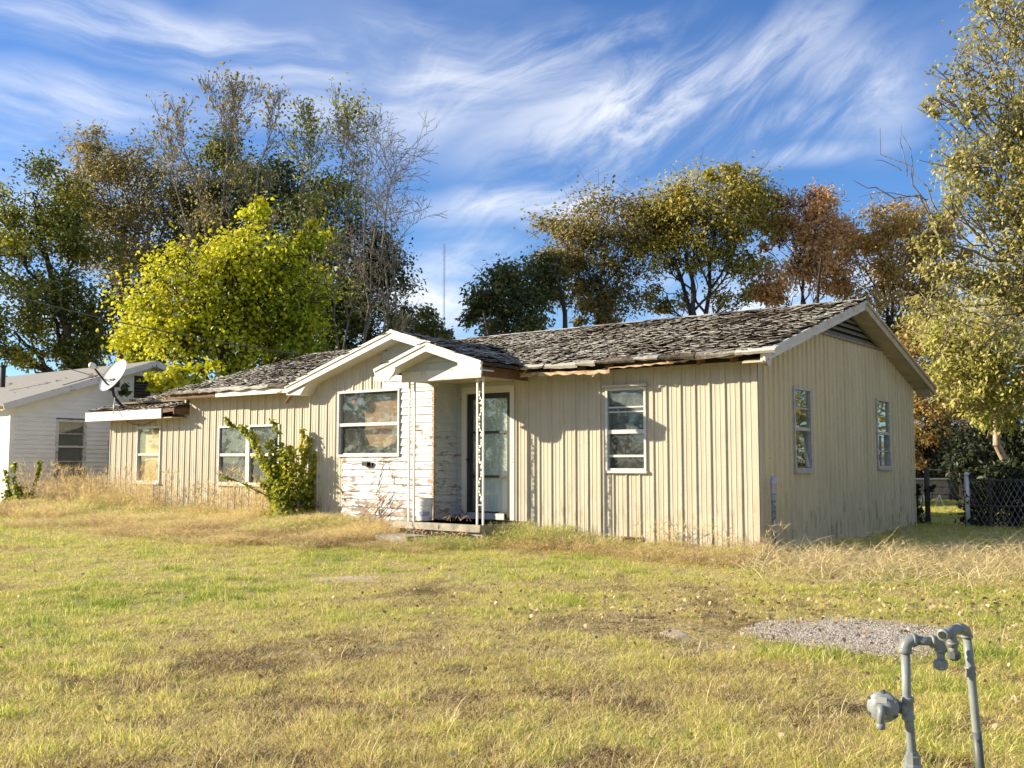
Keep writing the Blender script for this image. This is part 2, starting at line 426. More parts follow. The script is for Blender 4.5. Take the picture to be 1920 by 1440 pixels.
# shingles: every tab its own grey, the worn ones brown-black
def shingle_mat():
    m, g = newmat('weathered_shingle')
    geo = g.n('ShaderNodeNewGeometry'); P = geo.outputs['Position']
    oi = g.n('ShaderNodeObjectInfo').outputs['Random']
    r = g.math('FRACT', g.math('ADD', geo.outputs['Random Per Island'], oi))
    big = g.noise(g.scale(P, (1, 1, 2)), .55, 4, .6)
    f = g.math('ADD', g.math('MULTIPLY', r, .46), g.rng(big, .3, .7, .46, .0))
    f = g.math('ADD', f, g.math('MULTIPLY', g.math('SUBTRACT', g.noise(P, 22, 5, .7), .5), .5))
    c = g.ramp(f, [(.12, (.05, .038, .03)), (.3, (.14, .12, .10)), (.42, (.32, .31, .28)), (.7, (.46, .455, .42)), (1, (.62, .61, .56))])
    c = g.mix(g.rng(g.noise(P, 3, 3), .64, .7, 0, .6), c, (.22, .12, .06))
    finish(g, c, .95, g.noise(P, 60, 4, .7), .5, .006, 0, .15)
    return m


M['shingle'] = shingle_mat()


# ================================================================ ground
def ground_mat():
    m, g = newmat('dry_lawn_soil'); P = pos(g)
    n = g.noise(P, .45, 6, .6); n2 = g.noise(P, 5, 6, .65); n3 = g.noise(P, 40, 4, .7)
    c = g.mix(g.rng(n, .38, .62), (.34, .31, .12), (.44, .36, .19))
    c = g.mix(g.rng(n2, .52, .72), c, (.17, .12, .06))
    c = g.mix(g.rng(n3, .4, .6, 0, .55), c, (.55, .46, .27))
    finish(g, c, .95, g.math('ADD', n2, n3), .8, .03, 0, .1)
    return m


M['soil'] = ground_mat()
ax = np.concatenate([-np.geomspace(1500, 32, 14), np.arange(-30, 24.1, .45), np.geomspace(26, 1500, 14)])
ay = np.concatenate([-np.geomspace(1500, 24, 14), np.arange(-22, 30.1, .45), np.geomspace(32, 1500, 14)])
gx, gy = np.meshgrid(ax, ay, indexing='ij')
GV = np.stack([gx, gy, gz(gx, gy)], -1).reshape(-1, 3)
ii = np.arange(len(ax) * len(ay)).reshape(len(ax), len(ay))
GF = np.stack([ii[:-1, :-1], ii[1:, :-1], ii[1:, 1:], ii[:-1, 1:]], -1).reshape(-1, 4)
obj_of('ground', mesh_np('ground', GV, GF, M['soil'], smooth=True), kind='structure')


def ground_spot(px, py):
    d = 10.0
    for _ in range(12):
        p = spot(px, py, d); z = float(gz(p[0], p[1]))
        d = d * (EYE - z) / max(.05, EYE - p[2])
        d = min(max(d, 1), 80)
    return spot(px, py, d)


def patch(name, outline, m, lift=.006, grow=0):
    """irregular sheet lying a little above the ground"""
    ctr = np.mean(outline, axis=0)[:2]; vs = [ctr]; n = len(outline); ring = []
    rings = [.35, .7, 1.0]
    for q in rings:
        for p in outline: vs.append(ctr + (np.array(p[:2]) - ctr) * q)
    V = np.array([(a[0], a[1], float(gz(a[0], a[1])) + (lift if i <= 2 * n else -.012)) for i, a in enumerate(vs)])
    mb = MB(); fs = [(0, 1 + i, 1 + (i + 1) % n) for i in range(n)]
    for k in range(2):
        for i in range(n):
            a, b = 1 + k * n + i, 1 + k * n + (i + 1) % n
            fs.append((a, a + n, b + n, b))
    mb.add(V, fs); return mb.build(name, m, kind='structure', smooth=True)


def gravel_mat():
    m, g = newmat('pale_gravel'); P = pos(g)
    v = g.n('ShaderNodeTexVoronoi', {'Vector': P, 'Scale': 130.0})
    n = g.noise(P, 1.5, 4)
    c = g.mix(g.rng(v.outputs['Color'], .0, 1.0), (.36, .31, .25), (.62, .55, .45))
    c = g.mix(g.rng(n, .45, .65, 0, .7), c, (.52, .42, .29))
    finish(g, c, .95, v.outputs['Distance'], .4, .008, 0, .1)
    return m


M['gravel'] = gravel_mat()
GP = [(1392, 1190), (1405, 1178), (1450, 1170), (1500, 1172), (1545, 1166), (1600, 1165), (1650, 1166), (1700, 1172), (1738, 1176), (1762, 1188), (1778, 1204), (1765, 1222), (1735, 1232), (1690, 1236), (1640, 1232), (1600, 1230), (1560, 1222), (1520, 1214), (1470, 1208), (1425, 1200)]
patch('gravel_patch', [ground_spot(*p) for p in GP], M['gravel'], .012)
GP2 = [(1225, 1186), (1260, 1176), (1290, 1184), (1300, 1196), (1262, 1200)]
patch('gravel_patch', [ground_spot(*p) for p in GP2], M['gravel'], .004)
GP3 = [(560, 1090), (620, 1080), (700, 1078), (748, 1082), (700, 1090), (625, 1094)]
patch('gravel_patch', [ground_spot(*p) for p in GP3], M['gravel'], .004)

# ================================================================ the abandoned house
house = empty('abandoned_house', (0, 0, 0), 'long abandoned house in cream ribbed metal siding with peeling porch bay and curled shingles', 'house')
EZ, PIT, RY = 2.75, .29, 3.7
RZ = EZ + PIT * (RY + .45)


class Face:
    """wall coordinates: a along the wall, o outwards, z up"""
    def __init__(s, o, a, out): s.o, s.a, s.out = np.array(o, float), np.array(a, float), np.array(out, float)
    def p(s, a, o, z): return s.o + s.a * a + s.out * o + np.array([0, 0, z])
    def box(s, mb, a0, a1, o0, o1, z0, z1):
        P = [s.p(a, o, z) for z in (z0, z1) for a, o in ((a0, o0), (a1, o0), (a1, o1), (a0, o1))]
        return mb.add(P, [(3, 2, 1, 0), (4, 5, 6, 7), (0, 1, 5, 4), (1, 2, 6, 5), (2, 3, 7, 6), (3, 0, 4, 7)])


FRONT = Face((0, 0, 0), (1, 0, 0), (0, -1, 0))
BAY = Face((0, -.57, 0), (1, 0, 0), (0, -1, 0))
RETURN = Face((-5.42, 0, 0), (0, -1, 0), (1, 0, 0))
GABLE = Face((0, 0, 0), (0, 1, 0), (1, 0, 0))
BACK = Face((0, 7.4, 0), (1, 0, 0), (0, 1, 0))
LEFT = Face((-16.26, 0, 0), (0, 1, 0), (-1, 0, 0))


def metal_wall(face, a0, a1, zb, zt, parent, m, openings=(), rib=.2287, sheet=.915, depth=.018, minor=True, name='metal_panel', off=0.0):
    a = a0; k = 0
    while a < a1 - .01:
        e0 = min(a + sheet, a1); e = min(e0 + .012, a1); prof = {}
        base = off + (k % 2) * .0015
        q = a + .03
        prof[a] = base
        while q < e - .001:
            for da, o in ((-.024, 0), (-.011, depth), (.011, depth), (.024, 0)):
                if a <= q + da <= e: prof[q + da] = base + o
            if minor:
                for mq in (rib / 3, rib * 2 / 3):
                    for da, o in ((-.014, 0), (0, .006), (.014, 0)):
                        if a <= q + mq + da <= e: prof[q + mq + da] = base + o
            q += rib
        prof[e] = prof.get(e, base)
        ks = sorted(prof)
        for (p0, p1, _, _) in openings:
            for b in (p0, p1):
                if a < b < e and b not in prof:
                    i = next(j for j in range(len(ks)) if ks[j] > b)
                    t = (b - ks[i - 1]) / (ks[i] - ks[i - 1]); prof[b] = prof[ks[i - 1]] * (1 - t) + prof[ks[i]] * t
        ks = sorted(prof); mb = MB(); up_ = MB(); cols = both = 0
        for x0, x1 in zip(ks[:-1], ks[1:]):
            mid = (x0 + x1) / 2
            spans = [[zb(mid), None]]
            for (p0, p1, z0, z1) in sorted(openings, key=lambda t: t[2]):
                if p0 <= mid <= p1:
                    spans[-1][1] = z0; spans.append([z1, None])
            cols += 1; both += len(spans) > 1
            for si, (s0, s1) in enumerate(spans):
                b0, b1 = (s0, s0) if s0 != spans[0][0] else (zb(x0), zb(x1))
                t0, t1 = (zt(x0), zt(x1)) if s1 is None else (s1, s1)
                if min(t0, t1) - max(b0, b1) < .01: continue
                (up_ if si else mb).quad(face.p(x0, prof[x0], b0), face.p(x1, prof[x1], b1), face.p(x1, prof[x1], t1), face.p(x0, prof[x0], t0))
        if up_.v and both == cols: up_.build(name, m, parent)
        elif up_.v: mb.add(up_.v, up_.f)
        if mb.v: mb.build(name, m, parent)
        a = e0; k += 1


def boards(face, a0, a1, z0, z1, pitch, m, parent, openings=(), top=None, jit=.004, name='siding_board', lap=.026):
    z = z0; rnd = random.Random(int(abs(a0 * 100) + z0 * 10))
    while z < z1 - .02:
        zt_ = min(z + pitch, z1); segs = [(a0, a1)]
        for (p0, p1, q0, q1) in openings:
            if q0 < (z + zt_) / 2 < q1:
                segs = [s for (x, y) in segs for s in ((x, min(y, p0)), (max(x, p1), y)) if s[1] - s[0] > .02]
        if top is not None:
            ns = []
            for (x, y) in segs:
                xs = [x + (y - x) * i / 60 for i in range(61)]; ok = [v for v in xs if top(v) > z + pitch * .5]
                if len(ok) > 1: ns.append((ok[0], ok[-1]))
            segs = ns
        for (x, y) in segs:
            j = rnd.uniform(-jit, jit); j2 = rnd.uniform(-jit, jit); jo = rnd.uniform(0, .004)
            P = [(x, .004, z + .002), (x, lap + jo, z + j), (x, lap + jo - .002, z + j + .012), (x, .008, zt_ + .012)]
            Q = [(y, .004, z + .002), (y, lap + jo, z + j2), (y, lap + jo - .002, z + j2 + .012), (y, .008, zt_ + .012)]
            mb = MB(); V = [face.p(*p) for p in P] + [face.p(*p) for p in Q]
            mb.add(V, [(0, 1, 2, 3), (7, 6, 5, 4), (0, 4, 5, 1), (1, 5, 6, 2), (2, 6, 7, 3), (3, 7, 4, 0)])
            mb.build(name, m, parent)
        z = zt_


def frame_mb(face, a0, a1, z0, z1, w, o0, o1, mb=None):
    mb = mb or MB()
    face.box(mb, a0, a0 + w, o0, o1, z0, z1); face.box(mb, a1 - w, a1, o0, o1, z0, z1)
    face.box(mb, a0 + w, a1 - w, o0, o1, z0, z0 + w); face.box(mb, a0 + w, a1 - w, o0, o1, z1 - w, z1)
    return mb


def pane(face, a0, a1, z0, z1, o, m, parent, name='pane'):
    mb = MB(); face.box(mb, a0, a1, o - .004, o, z0, z1); return mb.build(name, m, parent)


def sheet_obj(face, a0, a1, z0, z1, o, m, parent, name, amp=.02, seed=0, na=14, nz=12, shape=None):
    rnd = np.random.RandomState(seed); mb = MB(); V = []; ph = rnd.rand(6) * 6
    for i in range(na + 1):
        for j in range(nz + 1):
            u, v = i / na, j / nz
            if shape: u2, v2 = shape(u, v)
            else: u2, v2 = u, v
            d = amp * (math.sin(u * 9 + ph[0] + v * 4) * .5 + math.sin(v * 13 + ph[1] - u * 6) * .3 + math.sin(u * 23 + v * 17 + ph[2]) * .2)
            V.append(face.p(a0 + (a1 - a0) * u2, o + d, z0 + (z1 - z0) * v2))
    F = [(i * (nz + 1) + j, (i + 1) * (nz + 1) + j, (i + 1) * (nz + 1) + j + 1, i * (nz + 1) + j + 1) for i in range(na) for j in range(nz)]
    mb.add(V, F); return mb.build(name, m, parent, smooth=True)


def window(face, a0, a1, z0, z1, parent, fm, gm, o0=-.06, o1=.03, w=.04, rail=.5, sill=True, label=None, gm2=None, rails=(), rw=.05):
    fr = frame_mb(face, a0, a1, z0, z1, w, o0, o1).build('window', fm, parent)
    zm = z0 + (z1 - z0) * rail
    mb = MB(); face.box(mb, a0 + w, a1 - w, o0 + .02, o1 - .012, zm - rw / 2, zm + rw / 2); mb.build('meeting_rail', fm, fr)
    for (zz, ww) in rails:
        mb = MB(); face.box(mb, a0 + w, a1 - w, o0 + .025, o1 - .025, zz - ww / 2, zz + ww / 2); mb.build('glazing_bar', fm, fr)
    if gm: pane(face, a0 + w, a1 - w, zm + rw / 2, z1 - w, o0 + .055, gm, fr)
    if gm2: pane(face, a0 + w, a1 - w, z0 + w, zm - rw / 2, o0 + .035, gm2, fr)
    if sill:
        mb = MB(); face.box(mb, a0 - .02, a1 + .02, o0, o1 + .03, z0 - .035, z0 - .001); mb.build('sill', fm, fr)
    if label: fr['label'] = label
    return fr


# openings
W_FRONT = (-2.43, -1.73, 1.14, 2.38)
W_LEFT = (-15.1, -14.15, .80, 2.07)
W_PAIR = (-12.03, -10.05, .81, 2.02)
W_PIC = (-7.73, -6.19, 1.36, 2.53)
W_SIDE1 = (1.26, 1.94, 1.14, 2.38)
W_SIDE2 = (5.08, 5.82, 1.16, 2.40)
VENT = (-2.17, -1.80, .03, .17)


def wob(seed, amp=.03):
    return lambda a: -.04 + amp * math.sin(a * 3.1 + seed) * .5


eave_in = EZ + PIT * .45 - .09
metal_wall(FRONT, -4.17, -.0, wob(0), lambda a: eave_in, house, M['metal'], (W_FRONT, VENT), depth=.02)
metal_wall(FRONT, -13.1, -8.54, wob(1), lambda a: eave_in, house, M['metal'], (W_PAIR,))
metal_wall(FRONT, -16.26, -13.1, wob(2), lambda a: 2.43, house, M['metal'], (W_LEFT,))
under = lambda y: EZ + PIT * (min(y, 2 * RY - y) + .45) - .085
gz_top = lambda y: min(under(y), 3.28)
metal_wall(GABLE, 0, 7.4, lambda a: -.05 + .03 * math.sin(a * 2), gz_top, house, M['metal_side'], (W_SIDE1, W_SIDE2), rib=.183, depth=.024, minor=False, sheet=.915)
mb = MB(); BACK.box(mb, -16.26, 0, -.05, 0, 0, eave_in); mb.build('back_wall', M['metal'], house)
mb = MB(); mb.prism([LEFT.p(0, 0, 0), LEFT.p(7.4, 0, 0), LEFT.p(7.4, 0, 2.45), LEFT.p(3.7, 0, 3.4), LEFT.p(0, 0, 2.45)], (.03, 0, 0)); mb.build('end_wall', M['metal'], house)
mb = MB(); mb.prism([(-13.3, 0, 2.2), (-13.3, 7.4, 2.2), (-13.3, 7.4, eave_in), (-13.3, 3.7, RZ - .09), (-13.3, 0, eave_in)], (.05, 0, 0)); mb.build('upper_end_wall', M['metal'], house)
for c, r in (((.0, -.0), 0),):
    mb = MB(); mb.box((-.018, -.036, 1.33), (.085, .006, 2.72)); mb.box((.032, .028, 1.33), (.006, .11, 2.72)); mb.build('corner_trim', M['metal'], house)
mb = MB(); FRONT.box(mb, -16.0, -.05, -7.3, -.05, .28, .33); mb.build('interior_floor', M['interior'], house)
mb = MB(); FRONT.box(mb, -16.0, -.05, -7.3, -.05, 2.62, 2.66); mb.build('interior_ceiling', M['interior'], house)
for x in (-4.3, -8.9, -13.0):
    mb = MB(); mb.box((x, 3.7, 1.47), (.1, 7.2, 2.28)); mb.build('partition_wall', M['interior'], house)

# --- front right window: film behind the upper sash, dark opening below
wf = window(FRONT, *W_FRONT, house, M['white_alu'], M['glass_grey'], rail=.47, gm2=M['glass'], rails=((1.36, .035), (2.09, .022), (2.02, .018)), rw=.06, w=.036)
sheet_obj(FRONT, -2.37, -1.79, 1.78, 2.32, -.10, M['film_grey'], wf, 'plastic_film', .015, 3)
mb = MB(); FRONT.box(mb, -2.46, -1.70, .0, .06, 2.385, 2.43); mb.build('head_flashing', M['metal'], wf)
# --- crawl-space vent
mb = frame_mb(FRONT, VENT[0], VENT[1], VENT[2], VENT[3], .02, -.05, .02)
cv = mb.build('crawlspace_vent', M['rot'], house)
mb = MB()
for k in range(9):
    a = VENT[0] + .04 + k * .037; FRONT.box(mb, a, a + .012, -.035, .005, VENT[2] + .02, VENT[3] - .02)
mb.build('grille', M['rot'], cv)
mb = MB(); FRONT.box(mb, VENT[0] + .02, VENT[1] - .02, -.05, -.045, VENT[2] + .02, VENT[3] - .02); mb.build('screen', M['dark'], cv)
# --- side windows
for wdw, tilt in ((W_SIDE1, 0), (W_SIDE2, 1)):
    f_ = window(GABLE, *wdw, house, M['alu'], M['glass_side'], rail=.5, gm2=M['glass_side'] if not tilt else M['glass'], rails=((wdw[2] + .93, .022),) if not tilt else ((wdw[2] + .3, .018),), w=.04, o1=.03)
    if not tilt:
        mb = MB(); mb.beam(GABLE.p(wdw[1] - .06, -.02, wdw[2] + .05), GABLE.p(wdw[1] - .13, -.10, wdw[2] + .55), .012, .05); mb.build('loose_screen_bar', M['alu'], f_)
    else:
        mb = MB(); GABLE.box(mb, wdw[0] + .3, wdw[0] + .34, -.03, -.01, wdw[2] + .04, wdw[2] + .58); mb.build('inner_sash', M['blue_print'], f_)
# --- left small window, tan boards behind dusty glass
wl = window(FRONT, *W_LEFT, house, M['white_alu'], M['glass'], rail=.5, gm2=M['glass'], w=.045, label='window backed with tan board')
mb = MB(); FRONT.box(mb, -15.05, -14.2, -.09, -.08, .82, 2.0); mb.build('backing_board', M['plywood'], wl)
# --- double window behind the shrub
for a0, a1, sd in ((-12.03, -11.06, 5), (-11.02, -10.05, 6)):
    wp = window(FRONT, a0, a1, W_PAIR[2], W_PAIR[3], house, M['alu'], M['glass_dirty'], rail=.5, gm2=M['glass_dirty'], w=.04, rw=.055)
    sheet_obj(FRONT, a0 + .05, a1 - .05, W_PAIR[2] + .05, W_PAIR[3] - .05, -.12, M['film_grey'], wp, 'plastic_film', .03, sd)
mb = MB(); FRONT.box(mb, -11.058, -11.022, -.05, .03, W_PAIR[2], W_PAIR[3]); mb.build('window_mullion', M['alu'], house)

# --- porch bay: metal on the left, old boards elsewhere
RAKE = lambda a: 3.47 - .30 * abs(a + 6.11)
btop = lambda a: RAKE(a) - .10
metal_wall(BAY, -8.54, -6.63, wob(4), btop, house, M['metal'], (W_PIC, (-7.6, -6.6, -.2, 1.36)))
boards(BAY, -7.6, -5.42, .10, 2.52, .131, M['peel'], house, (W_PIC,))
boards(BAY, -6.63, -5.31, 2.52, 3.4, .131, M['peel_shade'], house, (), btop)
boards(BAY, -5.30, -3.9, 2.66, 3.3, .131, M['peel'], house, (), btop)
boards(RETURN, .0, .57, .34, 2.62, .131, M['peel_shade'], house)
boards(FRONT, -5.42, -5.30, .34, 2.62, .131, M['peel_shade'], house)
boards(FRONT, -5.30, -4.15, 2.52, 2.66, .131, M['peel_shade'], house)
mb = MB(); mb.box((-8.52, -.29, 1.2), (.03, .55, 2.6)); mb.build('bay_cheek', M['metal'], house)
mb = MB(); mb.box((-5.45, -.32, 1.5), (.03, .49, 2.9)); mb.build('bay_cheek', M['darkwood'], house)
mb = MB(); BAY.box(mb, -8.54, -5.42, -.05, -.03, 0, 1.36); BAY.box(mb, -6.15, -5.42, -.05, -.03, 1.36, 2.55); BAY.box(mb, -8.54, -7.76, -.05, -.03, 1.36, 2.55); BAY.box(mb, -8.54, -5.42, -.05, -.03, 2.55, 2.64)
mb.prism([BAY.p(-8.3, -.05, 2.64), BAY.p(-3.9, -.05, 2.64), BAY.p(-6.11, -.05, 3.3)], (0, .02, 0)); mb.build('bay_sheathing', M['darkwood'], house)
mb = MB()
for k in range(19): BAY.box(mb, -5.455, -5.408, -.012, .028, .30 + k * .122, .30 + k * .122 + .105)
mb.build('corner_caps', M['rotpale'], house)['kind'] = 'stuff'
wpic = window(BAY, *W_PIC, house, M['white_alu'], M['glass'], rail=.485, gm2=M['glass'], w=.04, rw=.055, o1=.045, sill=False, label='large picture window with film and brown cardboard behind')
sheet_obj(BAY, -7.68, -6.24, 1.42, 2.48, -.12, M['film'], wpic, 'plastic_film', .03, 8, 20, 16)
mb = MB(); mb.prism([BAY.p(-7.30, -.19, 2.30), BAY.p(-6.26, -.19, 2.38), BAY.p(-6.30, -.19, 2.02), BAY.p(-6.50, -.19, 1.60), BAY.p(-6.75, -.19, 1.52), BAY.p(-7.12, -.19, 1.55), BAY.p(-7.24, -.19, 1.75), BAY.p(-7.26, -.19, 2.05)], (0, .02, 0)); mb.build('cardboard', M['cardboard'], wpic)
mb = MB(); mb.lathe([(.0, -.02), (.085, 0), (.07, .05), (0, .07)], BAY.p(-7.47, -.17, 2.36), (.2, -.6, .5), 12); mb.build('red_cap', M['red'], wpic, True)
mb = MB(); mb.lathe([(.0, -.02), (.15, 0), (.12, .06), (0, .09)], BAY.p(-7.24, -.165, 2.31), (-.1, -.9, .3), 12); mb.build('black_bag', M['dark'], wpic, True)
# outlet box and wires on the bay
mb = MB(); BAY.box(mb, -7.03, -6.90, .02, .10, 1.20, 1.27); BAY.box(mb, -6.90, -6.82, .02, .06, 1.19, 1.26); mb.build('outlet_box', M['blacksteel'], house)
mb = MB(); mb.tube([BAY.p(-7.6, .03, 1.27), BAY.p(-7.35, .032, 1.235), BAY.p(-7.03, .035, 1.25)], .005, 5)
mb.tube([BAY.p(-6.62, .03, 1.10), BAY.p(-6.68, .035, .85), BAY.p(-6.72, .04, .7), BAY.p(-6.62, .04, .62), BAY.p(-6.66, .04, .34)], .006, 5)
mb.tube([BAY.p(-6.62, .03, 1.10), BAY.p(-6.56, .035, 1.26), BAY.p(-6.46, .035, 1.28), BAY.p(-6.40, .035, 1.12), BAY.p(-6.30, .035, .9)], .005, 5)
mb.build('loose_wire', M['rot'], house)

# --- door
DX0, DX1, DZ0, DZ1 = -5.29, -4.17, .33, 2.52
mb = MB(); FRONT.box(mb, DX0, DX0 + .09, -.08, .03, DZ0, 2.41); FRONT.box(mb, DX1 - .09, DX1, -.08, .03, DZ0, 2.41); FRONT.box(mb, DX0, DX1, -.08, .034, 2.41, DZ1)
df_ = mb.build('door_frame', M['trim'], house)
sd_ = frame_mb(FRONT, DX0 + .09, DX1 - .09, DZ0 + .04, 2.41, .085, -.06, -.01).build('storm_door', M['blackmetal'], house)
for zz in (1.03, 1.76):
    mb = MB(); FRONT.box(mb, DX0 + .17, DX1 - .17, -.05, -.016, zz - .02, zz + .02); mb.build('door_bar', M['blackmetal'], sd_)
for z0, z1 in ((.46, 1.01), (1.05, 1.74), (1.78, 2.325)):
    pane(FRONT, DX0 + .175, DX1 - .175, z0, z1, -.035, M['glass'], sd_)
sheet_obj(FRONT, DX0 + .2, DX1 - .2, 1.12, 2.32, -.055, M['film_door'], sd_, 'plastic_film', .012, 11)
mb = MB(); FRONT.box(mb, DX0 + .12, DX1 - .22, -.02, .02, DZ0 + .0, DZ0 + .10); mb.build('kick_plate', M['galv'], sd_)
mb = MB(); mb.tube([FRONT.p(DX0 + .13, .0, 1.30), FRONT.p(DX0 + .13, .06, 1.31), FRONT.p(DX0 + .20, .06, 1.33)], .012, 8); mb.build('door_handle', M['blacksteel'], sd_, True)
mb = MB(); FRONT.box(mb, DX0 + .3, DX1 - .1, -.13, -.10, DZ0 + .02, 2.40); dr = mb.build('inner_door', M['door'], house)
for i in range(3):
    for zz in (.5, 1.12, 1.74):
        mb = MB(); a = DX0 + .36 + i * .22
        frame_mb(FRONT, a, a + .19, zz, zz + .54, .018, -.10, -.094, mb); mb.build('door_panel', M['door'], dr)
mb = MB(); FRONT.box(mb, DX0 + .09, DX0 + .3, -.16, -.15, DZ0, 2.41); mb.build('door_gap_curtain', M['curtain'], house)

# --- porch slab, step
mb = MB(); mb.box((-4.72, -.56, .19), (1.56, 1.12, .26))
sl_ = mb.build('porch_slab', M['concrete'], house)
mb = MB(); mb.prism([(-5.92, -.6, .21), (-5.90, -1.10, .21), (-5.3, -1.16, .21), (-4.6, -1.19, .21), (-3.95, -1.17, .21), (-3.94, -.02, .21), (-5.4, -.02, .21), (-5.42, -.6, .21)], (0, 0, .11)); mb.build('porch_top', M['concrete'], house)
mb = MB(); mb.prism([(-5.72, -1.12, -.05), (-5.74, -1.6, -.05), (-5.5, -1.74, -.05), (-4.95, -1.72, -.05), (-4.85, -1.12, -.05)], (0, 0, .185)); mb.build('porch_step', M['concrete'], house)
mb = MB(); rnd = random.Random(3)
for k in range(90):
    a = rnd.uniform(-5.5, -4.1); mb.box((a, -1.16 - rnd.random() * .14, .13 + rnd.random() * .07), (rnd.uniform(.015, .06), .03, rnd.uniform(.01, .035)), Matrix.Rotation(rnd.uniform(-1, 1), 3, 'Y') @ Matrix.Rotation(rnd.random() * 3, 3, 'Z') @ Matrix.Rotation(rnd.random(), 3, 'X'))
mb.build('crumbled_concrete', M['rust_dirt'], house)['kind'] = 'stuff'


# --- wrought-iron porch posts
def iron_post(x, y, z0, z1):
    mb = MB()
    for dx in (-.058, .058): mb.box((x + dx, y, (z0 + z1) / 2), (.026, .026, z1 - z0))
    o = mb.build('porch_post', M['iron'], house)
    mb = MB()
    for z in (z0 + .3, z0 + .95, z0 + 1.2, z0 + 1.85, z1 - .08): mb.box((x, y, z), (.09, .012, .012))
    z = z0 + .34; k = 0
    while z < z1 - .25:
        s = 1 if k % 2 else -1
        pts = []
        for i in range(15):      # an S scroll with curled ends
            t = i / 14; q = (t - .5) * 2
            pts.append((x + s * .034 * math.sin(q * 2.4) + s * .010 * math.cos(q * 9) * (abs(q) > .6), y, z + .02 + .20 * t + .012 * math.sin(q * 11)))
        mb.tube(pts, .0062, 5)
        for e, zz in ((-1, z + .035), (1, z + .205)):
            ring = [(x + e * s * .02 + .018 * math.cos(i * math.pi / 4), y, zz + .018 * math.sin(i * math.pi / 4)) for i in range(8)]
            mb.tube(ring, .0055, 5)
        for i in range(3): mb.box((x + s * .02 * (i - 1), y - .004, z + .06 + i * .05), (.030, .006, .022), Matrix.Rotation(s * .8, 3, 'Y'))
        z += .245; k += 1
    mb.build('scrollwork', M['iron'], o)


iron_post(-5.43, -1.1, .32, 2.60)
iron_post(-4.0, -1.1, .32, 2.60)

# --- roof
TEMPL = []
rs_ = np.random.RandomState(5)
for v in range(9):
    wd = rs_.uniform(.12, .27); ht = .185; nu, nv = 4, 3
    c0, c1 = rs_.uniform(0, .036, 2) * (rs_.rand(2) > .3); mid = rs_.uniform(0, .018)
    V = []
    for j in range(nv + 1):
        for i in range(nu + 1):
            u, t = i / nu, j / nv
            low = (1 - t) ** 2
            zc = low * (c0 * (1 - u) ** 2 + c1 * u ** 2 + mid * math.sin(u * 3.14) * .6 + .012) + .004
            V.append((u * wd, t * ht + (1 - t) * rs_.uniform(-.03, .02), zc))
    F = [(j * (nu + 1) + i, j * (nu + 1) + i + 1, (j + 1) * (nu + 1) + i + 1, (j + 1) * (nu + 1) + i) for j in range(nv) for i in range(nu)]
    b0 = len(V)
    for i in range(nu + 1): V.append((V[i][0], V[i][1] + .002, V[i][2] - .007))
    F += [(b0 + i, b0 + i + 1, i + 1, i) for i in range(nu)]
    TEMPL.append((np.array(V), np.array(F)))
TMESH = [mesh_np('shingle', V, F, M['shingle']) for V, F in TEMPL]
SHING = []      # (distance, variant, matrix)


def roof(O, U, Vv, width, length, name='roof_deck', thick=.05, shingles=True, miss=.10, expo=.104, wave=.012, parent=None, m=None, left_edge=None):
    O, U, Vv = (np.array(t, float) for t in (O, U, Vv)); U /= np.linalg.norm(U); Vv /= np.linalg.norm(Vv)
    N = np.cross(U, Vv); N *= np.sign(N[2])
    sag = lambda a, b: wave * (math.sin(a * 1.9 + 1) + math.sin(a * 4.7) * .5) * max(0, 1 - b / 1.2) - .03 * math.sin(math.pi * min(1, max(0, a / width))) * (b / length)
    nu, nv = max(2, int(width / .35)), max(2, int(length / .5)); mb = MB(); vs = []
    for lay in (0, 1):
        for i in range(nu + 1):
            for j in range(nv + 1):
                a, b = width * i / nu, length * j / nv
                vs.append(O + U * a + Vv * b + np.array([0, 0, sag(a, b)]) - N * (thick * lay))
    k = (nu + 1) * (nv + 1); F = []
    ix = lambda i, j: i * (nv + 1) + j
    for i in range(nu):
        for j in range(nv):
            F.append((ix(i, j), ix(i + 1, j), ix(i + 1, j + 1), ix(i, j + 1))); F.append(tuple(k + q for q in (ix(i, j + 1), ix(i + 1, j + 1), ix(i + 1, j), ix(i, j))))
    for i in range(nu):
        for j in (0, nv): F.append((ix(i, j), ix(i + 1, j), k + ix(i + 1, j), k + ix(i, j)))
    for j in range(nv):
        for i in (0, nu): F.append((ix(i, j), ix(i, j + 1), k + ix(i, j + 1), k + ix(i, j)))
    mb.add(vs, F); o = mb.build(name, m or M['deck'], parent or house)
    if not shingles: return o
    b = -.035; row = 0; sgn = 1 if np.dot(np.cross(U, Vv), N) > 0 else -1
    while b < length - .08:
        a = -.03 - (row % 2) * .15 - rs_.rand() * .05
        while a < width - .05:
            v = rs_.randint(len(TEMPL)); wd = TEMPL[v][0][:, 0].max()
            if not (rs_.rand() < miss or a < -.12) and (left_edge is None or left_edge(a, b)):
                p = O + U * a + Vv * (b + rs_.uniform(-.012, .012)) + np.array([0, 0, sag(a, b)]) + N * .004
                tw = rs_.uniform(-.035, .035); tl = rs_.uniform(.0, .06)
                uu = U * math.cos(tw) + Vv * math.sin(tw); vv = Vv * math.cos(tw) - U * math.sin(tw)
                vv2 = vv - N * tl; p = p + N * (tl * .2)
                nn = np.cross(uu, vv2) * sgn
                Mx = np.eye(4); Mx[:3, 0] = uu; Mx[:3, 1] = vv2; Mx[:3, 2] = nn; Mx[:3, 3] = p
                SHING.append((np.linalg.norm(p - CAM), v, Mx))
            a += wd + rs_.uniform(.0, .035)
        b += expo; row += 1
    return o


